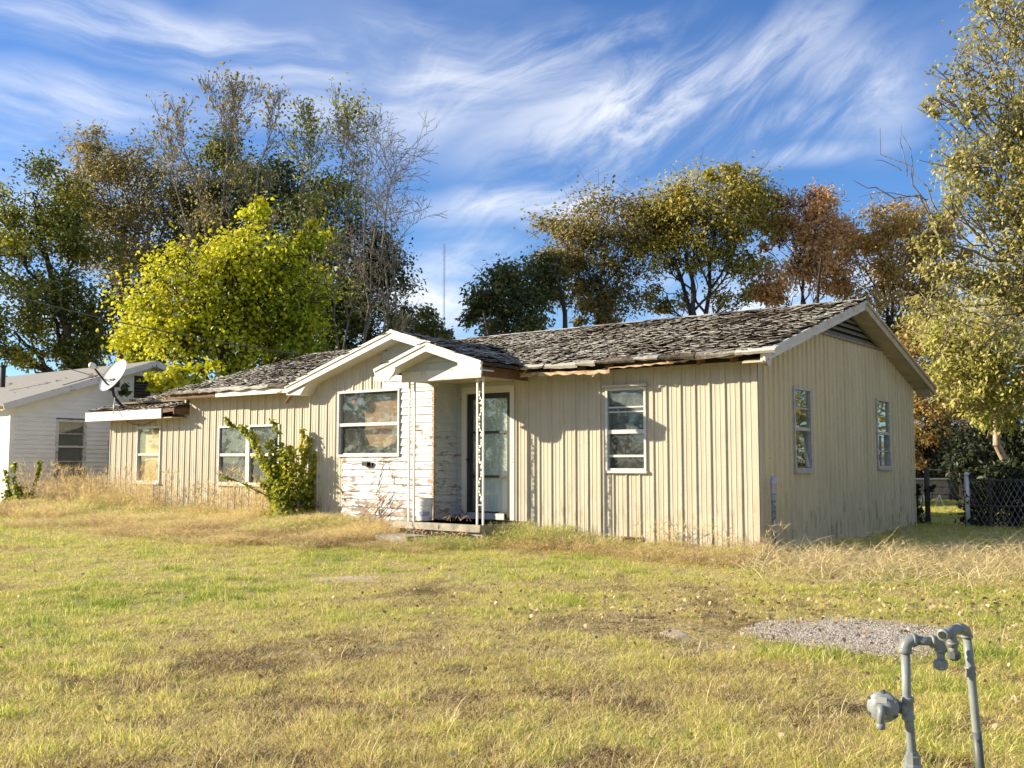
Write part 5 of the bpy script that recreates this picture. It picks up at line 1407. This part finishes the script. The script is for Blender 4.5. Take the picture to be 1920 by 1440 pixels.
obj_of('added_road_treeline', leaves_mesh('added_road_treeline', np.concatenate(C), .75, np.clip(np.concatenate(T), 0, 1), M['lf_dark'], rs), kind='stuff')

# shrubs by the walls
def arch_shrub(name, label, base, arms, leaf, ls, dens, seed, group=None):
    rs = np.random.RandomState(seed); bz = float(gz(*base)); B = np.array([base[0], base[1], bz]); root = empty(name, B, label, 'shrub', group)
    segs = []; C = []; T = []
    for (end, bend, sp_, t, n) in arms:
        P = curve(B + rs.normal(size=3) * np.array([.12, .12, 0]), end, np.array(bend, float), 10, .022, .004, rs, segs, .012); P = np.array(P)
        tt = rs.rand(int(n * dens)) ** .7 * .88 + .12; i = np.minimum((tt * 10).astype(int), 9); f = (tt * 10 - i)[:, None]
        c = P[i] * (1 - f) + P[i + 1] * f; wd = sp_ * (1.15 - tt * .75)[:, None]
        p = c + rs.normal(size=(len(tt), 3)) * wd; p[:, 2] = np.maximum(p[:, 2], bz + .03)
        for a, b in list(zip(c, p))[::4]: segs.append((*a, *b, .006, .003))
        C.append(p); T.append(np.clip(t + rs.normal(size=len(tt)) * .15, 0, 1))
    o = obj_of('stems', segs_mesh('stems', segs, M['bark_grey'], 5), root); o.location = -B
    o = obj_of('foliage', leaves_mesh('foliage', np.concatenate(C), ls, np.concatenate(T), leaf, rs, width=.6, hang=.5, shape=6), root); o.location = -B
    return root
SD = 18.15
sb = spot(556, 970, SD)
S_ = lambda px, py, dd=0: spot(px, py, SD + dd)
arch_shrub('wild_shrub', 'tall leafy shrub with arching green shoots in front of the double window', (sb[0], sb[1]), [
    (S_(424, 786), (0, 0, .55), .05, .4, 190), (S_(452, 800, -.2), (0, 0, .5), .08, .5, 200), (S_(508, 787), (0, 0, .4), .05, .35, 120), (S_(505, 830), (0, 0, .3), .12, .6, 300), (S_(530, 850, -.2), (0, 0, .3), .14, .68, 300), (S_(566, 805), (0, 0, .2), .05, .8, 130), (S_(580, 822), (0, 0, .2), .06, .85, 190),
    (S_(595, 850), (0, 0, .2), .09, .8, 260), (S_(545, 840), (0, 0, .2), .11, .82, 330), (S_(495, 865), (0, 0, .25), .13, .66, 360), (S_(600, 890), (0, 0, .2), .11, .3, 220), (S_(575, 920, -.2), (0, 0, .1), .15, .2, 300), (S_(520, 920, -.3), (0, 0, .15), .16, .35, 320), (S_(415, 895), (0, 0, .35), .03, .3, 60), (S_(490, 905), (0, 0, .2), .1, .45, 160), (S_(600, 945), (0, 0, .05), .1, .15, 160)],
    M['lf_bush'], .085, 1.25, 51)
sb = spot(38, 958, 23.0); S_ = lambda px, py, dd=0: spot(px, py, 23.0 + dd)
arch_shrub('young_shrub', 'dark green shrub with three upright shoots against the white house', (sb[0], sb[1]), [
    (S_(26, 868), (0, 0, .1), .05, .35, 70), (S_(74, 864), (.1, 0, .0), .045, .25, 80), (S_(8, 882), (0, 0, .1), .05, .35, 70), (S_(40, 915), (0, 0, .1), .12, .2, 160), (S_(62, 930), (0, 0, .05), .12, .15, 140), (S_(12, 930), (0, 0, .05), .13, .2, 150), (S_(35, 940, -.3), (0, 0, .05), .18, .2, 200)],
    M['lf_bush'], .095, 1.1, 52)
sb = spot(252, 800, 26.2)
thicket('ivy', 'dark ivy hanging around the neighbour gable vent', [lobe(235, 730, 26.0, 16, 10, .3), lobe(248, 756, 26.0, 14, 10, .35), lobe(270, 765, 26.0, 14, 14, .3)], M['lf_dark'], 420, .13, 53, 'ivy', twigs=False)

# ================================================================ grass, weeds, litter
def grass_mat(name, stops, trans=.48, mixr=.5):
    m, g = newmat(name); geo = g.n('ShaderNodeNewGeometry')
    t = g.n('ShaderNodeAttribute', attribute_name='tint', attribute_type='INSTANCER').outputs['Fac']
    f = g.math('ADD', t, g.math('MULTIPLY', g.math('SUBTRACT', geo.outputs['Random Per Island'], .5), mixr))
    c = g.ramp(f, stops)
    d = g.n('ShaderNodeBsdfPrincipled', {'Base Color': c, 'Roughness': .55, 'Specular IOR Level': .3})
    tl = g.n('ShaderNodeBsdfTranslucent', {'Color': c})
    s = g.n('ShaderNodeMixShader', {0: trans, 1: d.outputs[0], 2: tl.outputs[0]})
    g.n('ShaderNodeOutputMaterial', {'Surface': s.outputs[0]})
    return m


M['grass'] = grass_mat('lawn_grass', [(0, (.10, .062, .035)), (.14, (.36, .25, .13)), (.30, (.80, .67, .38)), (.50, (.82, .74, .26)), (.72, (.58, .62, .12)), (1, (.20, .31, .05))])
M['weed'] = grass_mat('dry_weed', [(0, (.22, .14, .08)), (.3, (.58, .43, .23)), (.6, (.82, .67, .36)), (.8, (.84, .74, .36)), (1, (.36, .42, .11))], .4)
M['straw'] = grass_mat('bent_straw', [(0, (.36, .25, .13)), (.4, (.70, .57, .31)), (1, (.84, .75, .46))], .3)


def clump(name, n, rad, h, wd, lean, curl, m, seed, seg=3, heads=0, hj=.35):
    rs = np.random.RandomState(seed); V = []; F = []
    for k in range(n):
        a = rs.rand() * 6.283; r = rad * math.sqrt(rs.rand()); x, y = r * math.cos(a), r * math.sin(a)
        d = a + rs.normal() * .9; ln = lean * rs.uniform(.2, 1.6); H = h * rs.uniform(1 - hj, 1 + hj); w0 = wd * rs.uniform(.7, 1.3)
        f = rs.rand() * 6.283; sx, sy = math.cos(f) * w0 / 2, math.sin(f) * w0 / 2; b = len(V); q = ln; px, py, pz = x, y, -.01
        for j in range(seg + 1):
            t = j / seg; ww = 1 - t * .85
            if j == seg: V.append((px, py, pz))
            else: V += [(px - sx * ww, py - sy * ww, pz), (px + sx * ww, py + sy * ww, pz)]
            st = H / seg; px += math.cos(d) * math.sin(q) * st; py += math.sin(d) * math.sin(q) * st; pz = max(.004, pz + math.cos(q) * st); q += curl * rs.uniform(.5, 1.5) / seg
        for j in range(seg - 1): F.append((b + 2 * j, b + 2 * j + 1, b + 2 * j + 3)); F.append((b + 2 * j, b + 2 * j + 3, b + 2 * j + 2))
        F.append((b + 2 * seg - 2, b + 2 * seg - 1, b + 2 * seg))
        for e in range(heads):      # seed-head sprigs
            t = rs.uniform(.5, 1); i = b + 2 * int(t * (seg - 1)); p = np.array(V[i]) * (1 - .5) + np.array(V[min(i + 2, len(V) - 1)]) * .5
            v = rs.normal(size=3) * .5; v[2] = abs(v[2]) + .3; v = v / np.linalg.norm(v) * rs.uniform(.04, .12) * (h / .5); s = rs.normal(size=3) * wd * .6
            c = len(V); V += [tuple(p - s), tuple(p + s), tuple(p + v)]; F.append((c, c + 1, c + 2))
    me = mesh_np(name, np.array(V), np.array(F), m)
    return bpy.data.objects.new(name, me)        # a source for the scatter only; never linked on its own


def scatter(name, P, rotz, scl, tint, var, srcs, tilt=None):
    N = len(P); me = bpy.data.meshes.new(name); me.vertices.add(N); me.vertices.foreach_set('co', np.asarray(P, np.float32).ravel())
    def at(nm, typ, val, key='value'):
        a = me.attributes.new(nm, typ, 'POINT'); a.data.foreach_set(key, np.asarray(val).ravel())
    rot = np.zeros((N, 3), np.float32); rot[:, 2] = rotz
    if tilt is not None: rot[:, 0] = tilt[:, 0]; rot[:, 1] = tilt[:, 1]
    at('rot', 'FLOAT_VECTOR', rot, 'vector'); at('scl', 'FLOAT_VECTOR', np.asarray(scl, np.float32), 'vector'); at('tint', 'FLOAT', np.asarray(tint, np.float32)); at('var', 'INT', np.asarray(var, np.int32))
    o = obj_of(name, me, None, 'stuff')
    ng = bpy.data.node_groups.new(name + '_scatter', 'GeometryNodeTree')
    ng.interface.new_socket('Geometry', in_out='INPUT', socket_type='NodeSocketGeometry'); ng.interface.new_socket('Geometry', in_out='OUTPUT', socket_type='NodeSocketGeometry')
    n = ng.nodes; L = ng.links.new; gi = n.new('NodeGroupInput'); go = n.new('NodeGroupOutput'); jn = n.new('GeometryNodeJoinGeometry')
    def na(nm, dt):
        q = n.new('GeometryNodeInputNamedAttribute'); q.data_type = dt; q.inputs['Name'].default_value = nm; return q.outputs[0]
    ra, sa, va = na('rot', 'FLOAT_VECTOR'), na('scl', 'FLOAT_VECTOR'), na('var', 'INT')
    for k, s in enumerate(srcs):
        oi = n.new('GeometryNodeObjectInfo'); oi.inputs['Object'].default_value = s; oi.inputs['As Instance'].default_value = True
        cm = n.new('FunctionNodeCompare'); cm.data_type = 'INT'; cm.operation = 'EQUAL'; L(va, cm.inputs[2]); cm.inputs[3].default_value = k
        ip = n.new('GeometryNodeInstanceOnPoints'); L(gi.outputs[0], ip.inputs['Points']); L(cm.outputs[0], ip.inputs['Selection']); L(oi.outputs['Geometry'], ip.inputs['Instance'])
        e2r = n.new('FunctionNodeEulerToRotation'); L(ra, e2r.inputs[0]); L(e2r.outputs[0], ip.inputs['Rotation']); L(sa, ip.inputs['Scale']); L(ip.outputs[0], jn.inputs[0])
    L(jn.outputs[0], go.inputs[0])
    md = o.modifiers.new('scatter', 'NODES'); md.node_group = ng
    return o


GPOLY = np.array([ground_spot(*p)[:2] for p in GP]); GPOLY2 = np.array([ground_spot(*p)[:2] for p in GP2]); GPOLY3 = np.array([ground_spot(*p)[:2] for p in GP3])
def inside(x, y, poly):
    r = np.zeros(len(x), bool); j = len(poly) - 1
    for i in range(len(poly)):
        a, b = poly[i], poly[j]; c = ((a[1] > y) != (b[1] > y)) & (x < (b[0] - a[0]) * (y - a[1]) / (b[1] - a[1] + 1e-12) + a[0]); r ^= c; j = i
    return r
def built(x, y, m=.0):
    r = (x > -16.3 - m) & (x < .03 + m) & (y > -.03 - m) & (y < 7.4 + m)
    r |= (x > -8.56) & (x < -5.4) & (y > -.6) & (y < 0)
    r |= (x > -5.9) & (x < -3.93) & (y > -1.17) & (y < 0)
    r |= (x > -5.74) & (x < -4.86) & (y > -1.73) & (y < -1.1)
    r |= (x > -27.2) & (x < NX + .03) & (y > NY0) & (y < NY1)
    return r


rs = np.random.RandomState(101)
# lawn: positions by distance from the road side, thinning out with distance
parts = []
for (f0, f1, den) in ((3.2, 5.2, 560), (5.2, 7.5, 420), (7.5, 11, 260), (11, 16, 150), (16, 24, 75), (24, 40, 30), (40, 60, 8)):
    w0 = .56 * f1 + 2.6; n = int((f1 - f0) * 2 * w0 * den); r = rs.uniform(-w0, w0, n); f = rs.uniform(f0, f1, n)
    parts.append(np.stack([CAM[0] + RT[0] * r + FW[0] * f, CAM[1] + RT[1] * r + FW[1] * f, r, f], 1))
A = np.concatenate(parts); x, y, rr, ff = A.T
ok = ~built(x, y) & ~(inside(x + rs.normal(size=len(x)) * .2, y + rs.normal(size=len(x)) * .2, GPOLY) & (vnoise(x / .35, y / .35, 66) * .55 + rs.rand(len(x)) * .45 > .24)) & ~(inside(x, y, GPOLY2) & (rs.rand(len(x)) > .45)) & ~(inside(x, y, GPOLY3) & (rs.rand(len(x)) > .7))
x, y, rr, ff = x[ok], y[ok], rr[ok], ff[ok]
n1 = vnoise(x / 1.6, y / 1.6, 11); n2 = vnoise(x / .5, y / .5, 12); n3 = vnoise(x / 4.5, y / 4.5, 13); n4 = vnoise(x / .22, y / .22, 14)
green = .52 + .36 * (n1 - .5) + .30 * (n3 - .5) + .40 * (n2 - .5) + .34 * (n4 - .5) + .04
near = np.clip((8.0 - ff) / 3.2, 0, 1)
green = green - .09 * near
# a worn, browner track of dead leaves runs from the gravel across the lawn
trk = np.exp(-((ff - (8.6 + .22 * (2.2 - rr))) / .75) ** 2) * np.clip((rr + 2.4) / 2.5, 0, 1)
green -= .13 * trk
dead = vnoise(x / .5, y / .5, 21) * .5 + vnoise(x / .2, y / .2, 22) * .5
dk = np.clip((dead - .69) / .06, 0, 1) * (.35 + .65 * near)
green = np.where(dk > .3, green - .5 * dk, green)
behind = y > 7.6
green = np.where(behind, green + .08, green)
sh_ = (x > .1) & (x < 6) & (y > .6) & (y < 9); green = np.where(sh_, .72 + .2 * (n2 - .5), green)
hgt = .36 + .6 * (n2 * .5 + n1 * .5) + 1.0 * n4 ** 3 + .7 * near * (vnoise(x / .3, y / .3, 31)) ** 2
hgt *= np.where(trk > .4, .72, 1); hgt *= np.where(dk > .3, .62, 1.0)
far = np.clip((ff - 12) / 20, 0, 1); wsc = 1 + far * 1.6
P = np.stack([x, y, gz(x, y)], 1)
src = [clump('grass_source', 26, .075, .066, .0056, .6, 1.6, M['grass'], 61), clump('grass_source', 24, .08, .10, .005, .7, 1.9, M['grass'], 62), clump('grass_source', 30, .075, .046, .0056, .8, 1.3, M['grass'], 63),
       clump('grass_source', 16, .09, .135, .0042, .7, 2.3, M['grass'], 64, 4), clump('grass_source', 24, .10, .085, .005, 1.2, 1.5, M['grass'], 65)]
var = rs.choice(5, len(P), p=[.28, .24, .24, .10, .14])
scl = np.stack([wsc, wsc, hgt * (1 + far * .3)], 1)
scatter('grass', P, rs.rand(len(P)) * 6.283, scl, np.clip(green + rs.normal(size=len(P)) * .11, 0, 1), var, src)
print('grass', len(P))

# weeds: wiry dry stand along the left foundation and between the houses
def strip(n, x0, x1, y0, y1): return rs.uniform(x0, x1, n), rs.uniform(y0, y1, n)
xs, ys = [], []
for (n, a) in ((2600, (-17.2, -6.0, -2.7, -.05)), (900, (-19.0, -16.0, -3.2, 2.5)), (650, (-24, -17, -4.5, -1.2)), (950, (-8.6, -5.7, -3.1, -.65)), (600, (-14, -7, -3.6, -2.2))):
    a_, b_ = strip(n, *a); xs.append(a_); ys.append(b_)
x = np.concatenate(xs); y = np.concatenate(ys); ok = ~built(x, y) & (vnoise(x / .8, y / .8, 41) + rs.rand(len(x)) * .5 > .52); x, y = x[ok], y[ok]
dwall = np.clip(-y, 0, 3); hh = np.where(x < -17.0, .55, np.where(x < -14.0, 1.0, .66)) * (1.0 - dwall * .17) * (.55 + .8 * vnoise(x / .7, y / .7, 42))
t = .68 + .5 * (vnoise(x / .6, y / .6, 43) - .5) + rs.normal(size=len(x)) * .08 - .22 * (y < -2.0) * (vnoise(x / .5, y / .5, 44))
t += .25 * (x < -12) * (vnoise(x / .6, y / .6, 45) > .62)
P = np.stack([x, y, gz(x, y)], 1)
ws = [clump('weed_source', 24, .15, .52, .0046, .28, .7, M['weed'], 71, 4, 5), clump('weed_source', 22, .17, .42, .0046, .5, 1.3, M['weed'], 72, 4, 4), clump('weed_source', 26, .17, .30, .005, .7, 1.6, M['weed'], 73, 4, 2)]
scatter('dry_weeds', P, rs.rand(len(P)) * 6.283, np.stack([np.ones(len(P)), np.ones(len(P)), np.clip(hh, .3, 1.9)], 1), np.clip(t, 0, 1), rs.choice(3, len(P), p=[.42, .33, .25]), ws)
# brown and green weeds at the foot of the right-hand front wall, round the porch
xs, ys, ts, hs_ = [], [], [], []
for (n, a, tt, h_) in ((800, (-4.0, .3, -1.3, -.05), .42, .30), (260, (-3.95, -2.8, -1.1, -.05), .98, .50), (140, (-6.2, -4.0, -2.6, -1.85), .4, .18), (90, (-4.8, -3.6, -1.9, -1.2), .95, .30), (420, (-3.0, .2, -1.0, -.05), .92, .30), (260, (-7.4, -5.6, -2.9, -1.85), .15, .34)):
    a_, b_ = strip(n, *a); xs.append(a_); ys.append(b_); ts.append(np.full(n, tt)); hs_.append(np.full(n, h_))
x, y, t, h_ = (np.concatenate(q) for q in (xs, ys, ts, hs_)); ok = ~built(x, y) & ~((x > -2.5) & (x < -1.3) & (y > -1.3) & (rs.rand(len(x)) > .25)); x, y, t, h_ = x[ok], y[ok], t[ok], h_[ok]
P = np.stack([x, y, gz(x, y)], 1); h_ = h_ * (.6 + .8 * vnoise(x / .4, y / .4, 46))
scatter('wall_weeds', P, rs.rand(len(P)) * 6.283, np.stack([np.full(len(P), .8)] * 2 + [h_ * 1.25], 1), np.clip(t + rs.normal(size=len(P)) * .08, 0, 1), rs.choice(3, len(P), p=[.2, .35, .45]), ws)
# tall wiry seed stalks against the low wing
xs, ys = [], []
for (n, a) in ((60, (-17.6, -13.0, -1.5, -.1)), (26, (-12.6, -9.2, -1.2, -.1)), (24, (-18.6, -16.6, -1.6, .8)), (6, (-2.0, .2, -.5, -.06))):
    a_, b_ = strip(n, *a); xs.append(a_); ys.append(b_)
x, y = np.concatenate(xs), np.concatenate(ys); ok = ~built(x, y); x, y = x[ok], y[ok]; N = len(x)
tw_ = [clump('weed_source', 9, .16, 1.0, .0045, .16, .35, M['weed'], 91, 6, 16), clump('weed_source', 8, .18, .85, .0042, .25, .5, M['weed'], 92, 6, 14)]
scatter('tall_weeds', np.stack([x, y, gz(x, y)], 1), rs.rand(N) * 6.283, np.stack([np.ones(N)] * 2 + [np.where(x > -3, .6, 1.0) * rs.uniform(.7, 1.25, N)], 1), np.clip(.46 + rs.normal(size=N) * .12, 0, 1), rs.choice(2, N), tw_)
# flattened straw heap off the right corner
n = 1000; r = rs.uniform(2.6, 7.4, n); f = 12.3 + rs.normal(size=n) * .75 + .1 * (r - 4); x = CAM[0] + RT[0] * r + FW[0] * f; y = CAM[1] + RT[1] * r + FW[1] * f
ok = ~built(x, y, .05) & (rs.rand(n) < np.clip((r - 2.4) / 1.2, 0, 1)); x, y = x[ok], y[ok]; N = len(x)
ss = [clump('straw_source', 13, .2, .48, .0065, .9, 2.1, M['straw'], 81, 5, 0), clump('straw_source', 12, .2, .40, .006, 1.2, 1.1, M['straw'], 82, 5, 0), clump('straw_source', 5, .12, .62, .006, .45, 2.6, M['straw'], 83, 6, 1)]
scatter('straw_heap', np.stack([x, y, gz(x, y) + rs.rand(N) * .09], 1), rs.rand(N) * 6.283, np.stack([np.ones(N)] * 2 + [rs.uniform(.28, .72, N)], 1), np.clip(.62 + rs.normal(size=N) * .25, 0, 1), rs.choice(3, N, p=[.42, .46, .12]), ss, rs.normal(size=(N, 2)) * .25)
# straw mixed into the nearest grass
n = 1500; r = rs.uniform(-5, 5, n); f = rs.uniform(3.6, 8.5, n); x = CAM[0] + RT[0] * r + FW[0] * f; y = CAM[1] + RT[1] * r + FW[1] * f
keep = (vnoise(x / .9, y / .9, 51) > .45) & ~inside(x, y, GPOLY); x, y = x[keep], y[keep]; N = len(x)
s2 = [clump('straw_source', 9, .14, .17, .0042, .9, 1.6, M['straw'], 84, 4), clump('straw_source', 6, .14, .23, .0036, .7, 1.9, M['straw'], 85, 4)]
scatter('dead_grass', np.stack([x, y, gz(x, y)], 1), rs.rand(N) * 6.283, np.stack([np.ones(N)] * 2 + [rs.uniform(.6, 1.1, N)], 1), np.clip(.3 + rs.normal(size=N) * .25, 0, 1), rs.choice(2, N), s2)

# fallen leaves on the right half of the lawn and on the low roof
pts = []
n = 2600; r = rs.uniform(-2.0, 6.5, n); f = 9.2 + rs.normal(size=n) * 1.1; w_ = rs.rand(n) < np.clip((r + 2.2) / 5, .08, 1)
pts.append(np.stack([r[w_], f[w_]], 1)); n = 420; pts.append(np.stack([rs.uniform(-6, 6, n), rs.uniform(4.5, 13, n)], 1)); q = np.concatenate(pts)
x = CAM[0] + RT[0] * q[:, 0] + FW[0] * q[:, 1]; y = CAM[1] + RT[1] * q[:, 0] + FW[1] * q[:, 1]; ok = ~built(x, y); x, y = x[ok], y[ok]
C = np.stack([x, y, gz(x, y) + rs.uniform(.015, .06, len(x))], 1)
obj_of('fallen_leaves', leaves_mesh('fallen_leaves', C, .043, rs.rand(len(x)), M['lf_litter'], rs, up=.5, width=.6, shape=6), kind='stuff')
n = 700; a = rs.beta(2, 1.2, n) * 3.3; b = rs.beta(1.2, 2.2, n) * 3.2; C = np.stack([-16.6 + a, -.38 + b, AZ + AP * b + .03], 1)
o = obj_of('caught_leaves', leaves_mesh('caught_leaves', C, .085, rs.rand(n) * .4, M['lf_litter'], rs, up=.8), house, 'stuff')
n = 260; a = rs.rand(n) * 8; b = rs.rand(n) * 3; C = np.stack([NX + .3 - a, NY0 - .3 + b, NEZ + NP * b + .02 - .0], 1); C = C[(vnoise(a, b, 5) > .6)]
o = obj_of('roof_leaves', leaves_mesh('roof_leaves', C, .09, rs.rand(len(C)) * .5 + .4, M['lf_litter'], rs, up=1.5), nb, 'stuff'); o.location = -nb.location
# pebbles over the gravel
q = rs.rand(26000, 2) * (GPOLY.max(0) - GPOLY.min(0)) + GPOLY.min(0); q = q[inside(q[:, 0] + rs.normal(size=len(q)) * .1, q[:, 1] + rs.normal(size=len(q)) * .1, GPOLY)][:14000]
oc = np.array([(1, 0, 0), (-1, 0, 0), (0, 1, 0), (0, -1, 0), (0, 0, 1)]); of = np.array([(0, 2, 4), (2, 1, 4), (1, 3, 4), (3, 0, 4)])
sz = rs.uniform(.003, .0075, (len(q), 1, 1)) * rs.uniform(.6, 1.4, (len(q), 1, 3)) ; cz = np.stack([q[:, 0], q[:, 1], gz(q[:, 0], q[:, 1]) + .022], 1)[:, None]
V = cz + oc[None] * sz; F = (np.arange(len(q))[:, None, None] * 5 + of[None]).reshape(-1, 3)
mp, gg = newmat('gravel_stones'); geo = gg.n('ShaderNodeNewGeometry'); finish(gg, gg.ramp(geo.outputs['Random Per Island'], [(0, (.16, .14, .115)), (.5, (.42, .375, .32)), (1, (.66, .60, .52))]), .9)
obj_of('gravel_stones', mesh_np('gravel_stones', V.reshape(-1, 3), F, mp), kind='stuff')
# dry twigs leaning on the bay wall
mb = MB(); rnd = random.Random(14)
for k in range(8):
    a = (-7.4 + rnd.random() * .5, -.80 - rnd.random() * .15, .12); b = (-6.35 + rnd.uniform(-.5, .25), -.63, .45 + rnd.random() * .35)
    m_ = ((a[0] + b[0]) / 2 + rnd.uniform(-.06, .06), -.74, (a[2] + b[2]) / 2 + rnd.uniform(-.05, .05)); mb.tube([a, m_, b], .006, 5)
for k in range(10):
    a = (-5.3 + rnd.random() * .9, -.62 - rnd.random() * .25, .33); mb.tube([a, (a[0] + rnd.uniform(-.1, .1), a[1] - .02, .42), (a[0] + rnd.uniform(-.2, .2), a[1] - .05, .34)], .005, 5)
tag(mb.build('dry_twigs', M['rotpale']), 'dry twigs and stems lying against the peeling porch bay', 'twigs')['kind'] = 'stuff'
print('meshes', len(bpy.data.objects))
